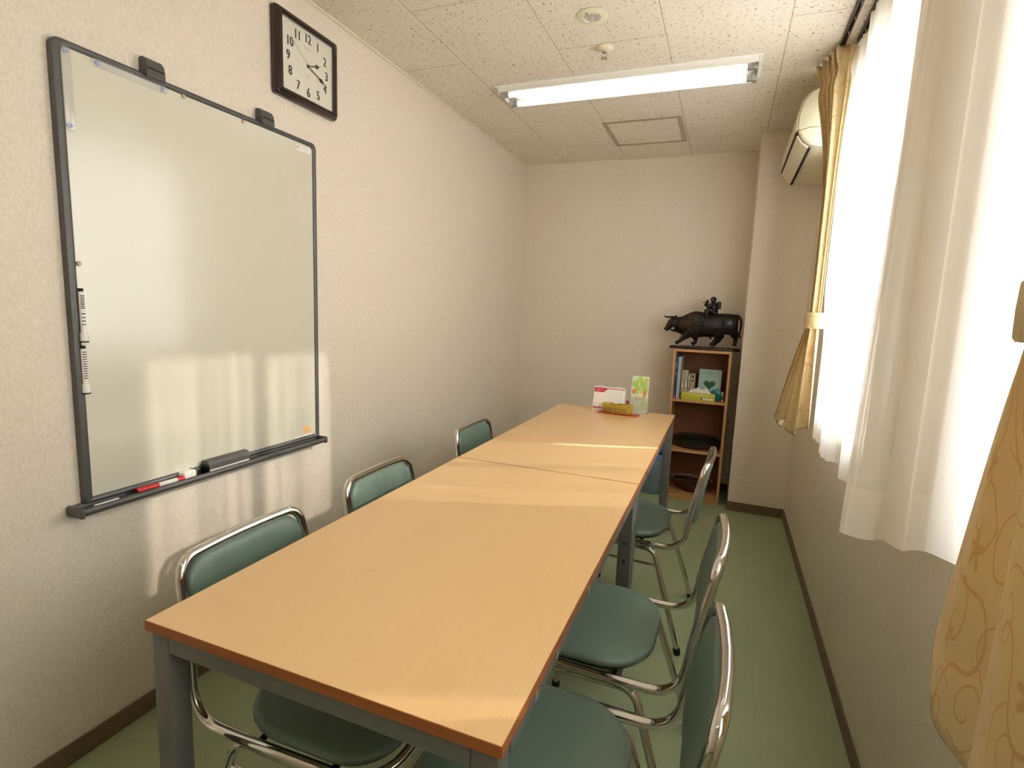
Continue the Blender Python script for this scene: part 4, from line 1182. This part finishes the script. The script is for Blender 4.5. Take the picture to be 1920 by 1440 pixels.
# ------------------------------------------------------------------ curtain rail
for (x, a, b, lab) in ((1.905, .05, 2.86, 'dark metal curtain rail on the ceiling carrying the gold drapes'), (1.962, .05, 2.66, 'curtain rail on the ceiling next to the window wall carrying the sheer curtains')):
    t = thing('curtain_rail', lab, 'curtain rail', (x, (a + b) / 2, H), group='ceiling curtain rails')
    L = (b - a) / 2; bm = BM()
    for q in ((-.009, .009, -L, L, -.003, 0), (-.009, -.0075, -L, L, -.016, -.003), (.0075, .009, -L, L, -.016, -.003), (-.009, -.003, -L, L, -.0175, -.016), (.003, .009, -L, L, -.0175, -.016)): box(bm, *q)
    done('track', bm, 'darkalu', t)
    bm = BM(); k = a + .06
    while k < b - .03:
        yy = k - (a + b) / 2
        tube(bm, [Vector((.0, yy + .005 * math.cos(q), -.022 + .006 * math.sin(q))) for q in [i * PI / 4 for i in range(8)]], .0012, 5, closed=True)
        k += .11
    done('runner', bm, 'alu', t)

# ------------------------------------------------------------------ curtains
def cloth(name, nu, nv, fn, uvfn, mt, thick=0.0):
    verts, faces, uvs = [], [], []
    for j in range(nv + 1):
        for i in range(nu + 1): verts.append(fn(i / nu, j / nv))
    for j in range(nv):
        for i in range(nu):
            a = j * (nu + 1) + i; faces.append((a, a + 1, a + nu + 2, a + nu + 1))
    me = bpy.data.meshes.new(name); me.from_pydata(verts, [], faces)
    ul = me.uv_layers.new(name='UVMap')
    for poly in me.polygons:
        poly.use_smooth = True
        for li, vi in zip(poly.loop_indices, poly.vertices):
            ul.data[li].uv = uvfn((vi % (nu + 1)) / nu, (vi // (nu + 1)) / nv)
    o = link(name, me, mt)
    if thick:
        s = o.modifiers.new('thick', 'SOLIDIFY'); s.thickness = thick; s.offset = 0
    return o

def smooth01(x): x = max(0, min(1, x)); return x * x * (3 - 2 * x)

# far sheer panel: y 1.62 .. 2.62, hem z .78
def lace_far(u, v):
    z = .775 + v * (H - .022 - .775)
    y = 1.50 + u * (2.70 - 1.50 - .11 * smooth01((1.45 - z) / .3))
    ph = u * 2 * PI * 3.6
    amp = .013 - .003 * v
    x = 1.968 + amp * math.sin(ph + 1.5) + .005 * math.sin(2.3 * ph + 2 + v) + .0060 * math.sin(u * 2 * PI * 21.3) - .004
    x -= .016 * smooth01((u - .55) / .2) * smooth01((.97 - u) / .15) * (1 - v) ** 1.5     # hem swings into the room towards the far end
    y += .012 * math.sin(2 * ph + .5)
    return (min(x, W - .012), y, z + .004 * math.sin(ph * .7) * (1 - v) ** 3)
o = cloth('sheer_curtain', 260, 60, lace_far, lambda u, v: (u * 1.7, v * 1.60), 'lace')
tag(o, 'far sheer white lace panel, over the window beside the tied gold drape', 'curtain', 'sheer lace curtains')

# near sheer panel: y .1 .. 1.75, lies in front of the pillar, its free edge swings into the room
def lace_near(u, v):
    hz = .785 + .10 * smooth01((u - .06) / .30)
    z = hz + v * (H - .022 - hz)
    ytop = 1.545 - u * 1.46
    ph = u * 2 * PI * 4.3
    amp = .015
    x = 1.944 + amp * math.sin(ph * 1.0 - 1.2) + .004 * math.sin(2.7 * ph + 1) + .0008 * math.sin(u * 2 * PI * 27)
    fr_ = smooth01(1 - u / .13)
    y = ytop - .15 * fr_ * (1 - v) ** 1.05
    x = x - .085 * smooth01(1 - u / .22) * (1 - v) ** .9
    # keep clear of the far panel
    x = min(x, 1.925 + .03 * smooth01((u - .15) / .2))
    y += .012 * math.sin(2 * ph)
    return (min(x, W - .014), y, z + .006 * math.sin(ph * .6 + 1) * (1 - v) ** 3)
o = cloth('sheer_curtain', 380, 60, lace_near, lambda u, v: (u * 2.5 + .06, v * 1.60), 'lace')
tag(o, 'near sheer white lace panel hanging in front of the pillar between the windows', 'curtain', 'sheer lace curtains')

# gold drapes, tied with a band
def drape(name, label, yt0, yt1, xc, ytie, xtie, wtie, ztie, flare, hem, nf, uvw, tw=.045, slant=0.0, h2=.25, pw=.85):
    t = thing(name, label, 'curtain', (xc, (yt0 + yt1) / 2, 0), group='gold floral drapes tied back')
    ox, oy_ = xc, (yt0 + yt1) / 2
    zt = H - .016
    def fn(u, v):
        z = hem + v * (zt - hem)
        ph = u * 2 * PI * nf
        # top : pinch pleats
        ytop = yt0 + u * (yt1 - yt0); atop = tw
        yb_, xb_, ab = flare(u)
        yti = ytie + (u - .5) * wtie; xti = xtie
        if z >= ztie:
            k = (z - ztie) / (zt - ztie); k = k ** 2.6 if k < 1 else 1
            kk = smooth01(k * .9 + .1 * k)
            y = yti + (ytop - yti) * kk; xx = xti + (xc - xti) * kk; a = .016 + (atop - .016) * kk
            pinch = 1 - .45 * math.exp(-((zt - .09 - z) / .035) ** 2)
            a *= pinch
        else:
            k = (ztie - z) / (ztie - hem); kk = k ** pw
            y = yti + (yb_ - yti) * kk; xx = xti + (xb_ - xti) * kk; a = .016 + (ab - .016) * kk
        if z >= ztie: xx += slant * (u - .5) * kk
        x = xx + a * math.sin(ph) + h2 * a * math.sin(2.2 * ph + 1)
        y += .35 * a * math.sin(2 * ph + .6)
        zz = z + (.03 * math.sin(ph * .5 + .8) + (.05 * smooth01((u - .7) / .3) if h2 < .1 else 0)) * (1 - v) ** 4
        if h2 < .1:     # the part nearest the camera folds over the rest and hangs lower
            st_ = smooth01((.60 - u) / .05) * (smooth01((ztie - z) / .12) if z < ztie else 0)
            x -= .026 * st_; zz -= .05 * st_ * (1 - v) ** 2
        return (min(x, W - .012 - (0.0)) - ox, y - oy_, zz)
    o = cloth('drape_fabric', 240, 110, fn, lambda u, v: (u * uvw, v * 1.6), 'drape', .0015)
    o.parent = t
    # tie band
    bm = BM(); n = 40; lo = []
    rx, ry = .034, wtie * .56
    for (s, dz) in ((1.0, -.034), (1.06, -.030), (1.08, 0), (1.06, .030), (1.0, .034)):
        lo.append([((rx + .004) * s * math.cos(2*PI*k/n) + xtie - ox, (ry + .006) * s * math.sin(2*PI*k/n) + ytie - oy_, ztie + dz) for k in range(n)])
    loft(bm, lo)
    o2 = done('tie_band', bm, 'drape', t, smooth=True, angle=60)
    me = o2.data; ul = me.uv_layers.new(name='UVMap')
    for poly in me.polygons:
        for li, vi in zip(poly.loop_indices, poly.vertices):
            c = me.vertices[vi].co; ul.data[li].uv = (math.atan2(c.y + oy_ - ytie, c.x + ox - xtie) * .05 + 2.3, c.z)
    return t
drape('gold_drape', 'gold floral drape tied back beside the air conditioner at the far window', 2.615, 2.840, 1.898, 2.68, 1.922, .090, 1.275,
      lambda u: (2.60 + u * .50, 1.932 - .085 * math.sin(min(1, u * 1.15) * PI * .62), .012), .775, 5.0, .95, .031, slant=-.06, h2=.15)
drape('gold_drape', 'large gold floral drape tied back at the right edge of the photo', .10, .60, 1.876, .700, 1.889, .14, 1.295,
      lambda u: (.50 + u * .415, 1.886 + .010 * math.cos(u * PI), .014), .752, 2.2, 1.0, .024, h2=.06, pw=.62)

# ------------------------------------------------------------------ lights
world = bpy.data.worlds.new('sky'); sc.world = world; world.use_nodes = True
nt = world.node_tree; bg = nt.nodes['Background']
bg.inputs[0].default_value = (.90, .95, 1.0, 1); bg.inputs[1].default_value = 8.2
ld = bpy.data.lights.new('sun', 'SUN'); ld.energy = 6.3; ld.angle = math.radians(1.0); ld.color = (1, .93, .82)
so = bpy.data.objects.new('sun', ld); COL.objects.link(so)
so.rotation_euler = Vector((-1, -.41, -.52)).to_track_quat('-Z', 'Y').to_euler(); so.location = (6, 4, 5)
for i, (a, b) in enumerate(WIN):
    pd = bpy.data.lights.new('window_portal', 'AREA'); pd.shape = 'RECTANGLE'; pd.size = b - a; pd.size_y = WZ1 - WZ0
    pd.cycles.is_portal = True
    po = bpy.data.objects.new('window_portal', pd); COL.objects.link(po)
    po.location = (W + WT + .01, (a + b) / 2, (WZ0 + WZ1) / 2)
    po.matrix_world = Matrix.Translation(po.location) @ frame_mat((0, 0, 0), (0, 1, 0), (0, 0, 1)).to_3x3().to_4x4()
    # area lamps shine along local -Z; x cross y above is +x, so -Z points into the room

# ------------------------------------------------------------------ camera
R0 = Vector((.92928749, .36744472, .03753863)); R1 = Vector((-.08537398, .11480506, .98971263)); R2 = Vector((-.35935505, .92293238, -.13805712))
cd = bpy.data.cameras.new('camera'); cam = bpy.data.objects.new('camera', cd); COL.objects.link(cam)
cam.matrix_world = Matrix(((R0.x, R1.x, -R2.x, 1.56134), (R0.y, R1.y, -R2.y, -.00518), (R0.z, R1.z, -R2.z, 1.27611), (0, 0, 0, 1)))
cd.sensor_width = 36; cd.lens = 1008.973 / 1920 * 36; cd.clip_start = .02
sc.camera = cam

sc.view_settings.view_transform = 'Standard'; sc.view_settings.look = 'None'
sc.view_settings.exposure = 0.80; sc.view_settings.gamma = 1.0
try: sc.view_settings.use_curve_mapping = False
except Exception: pass
sc.cycles.use_denoising = True; sc.cycles.use_adaptive_sampling = True; sc.cycles.adaptive_threshold = .02
sc.cycles.max_bounces = 9; sc.cycles.diffuse_bounces = 6; sc.cycles.transparent_max_bounces = 16
sc.cycles.sample_clamp_indirect = 8
sc.cycles.caustics_reflective = False; sc.cycles.caustics_refractive = False
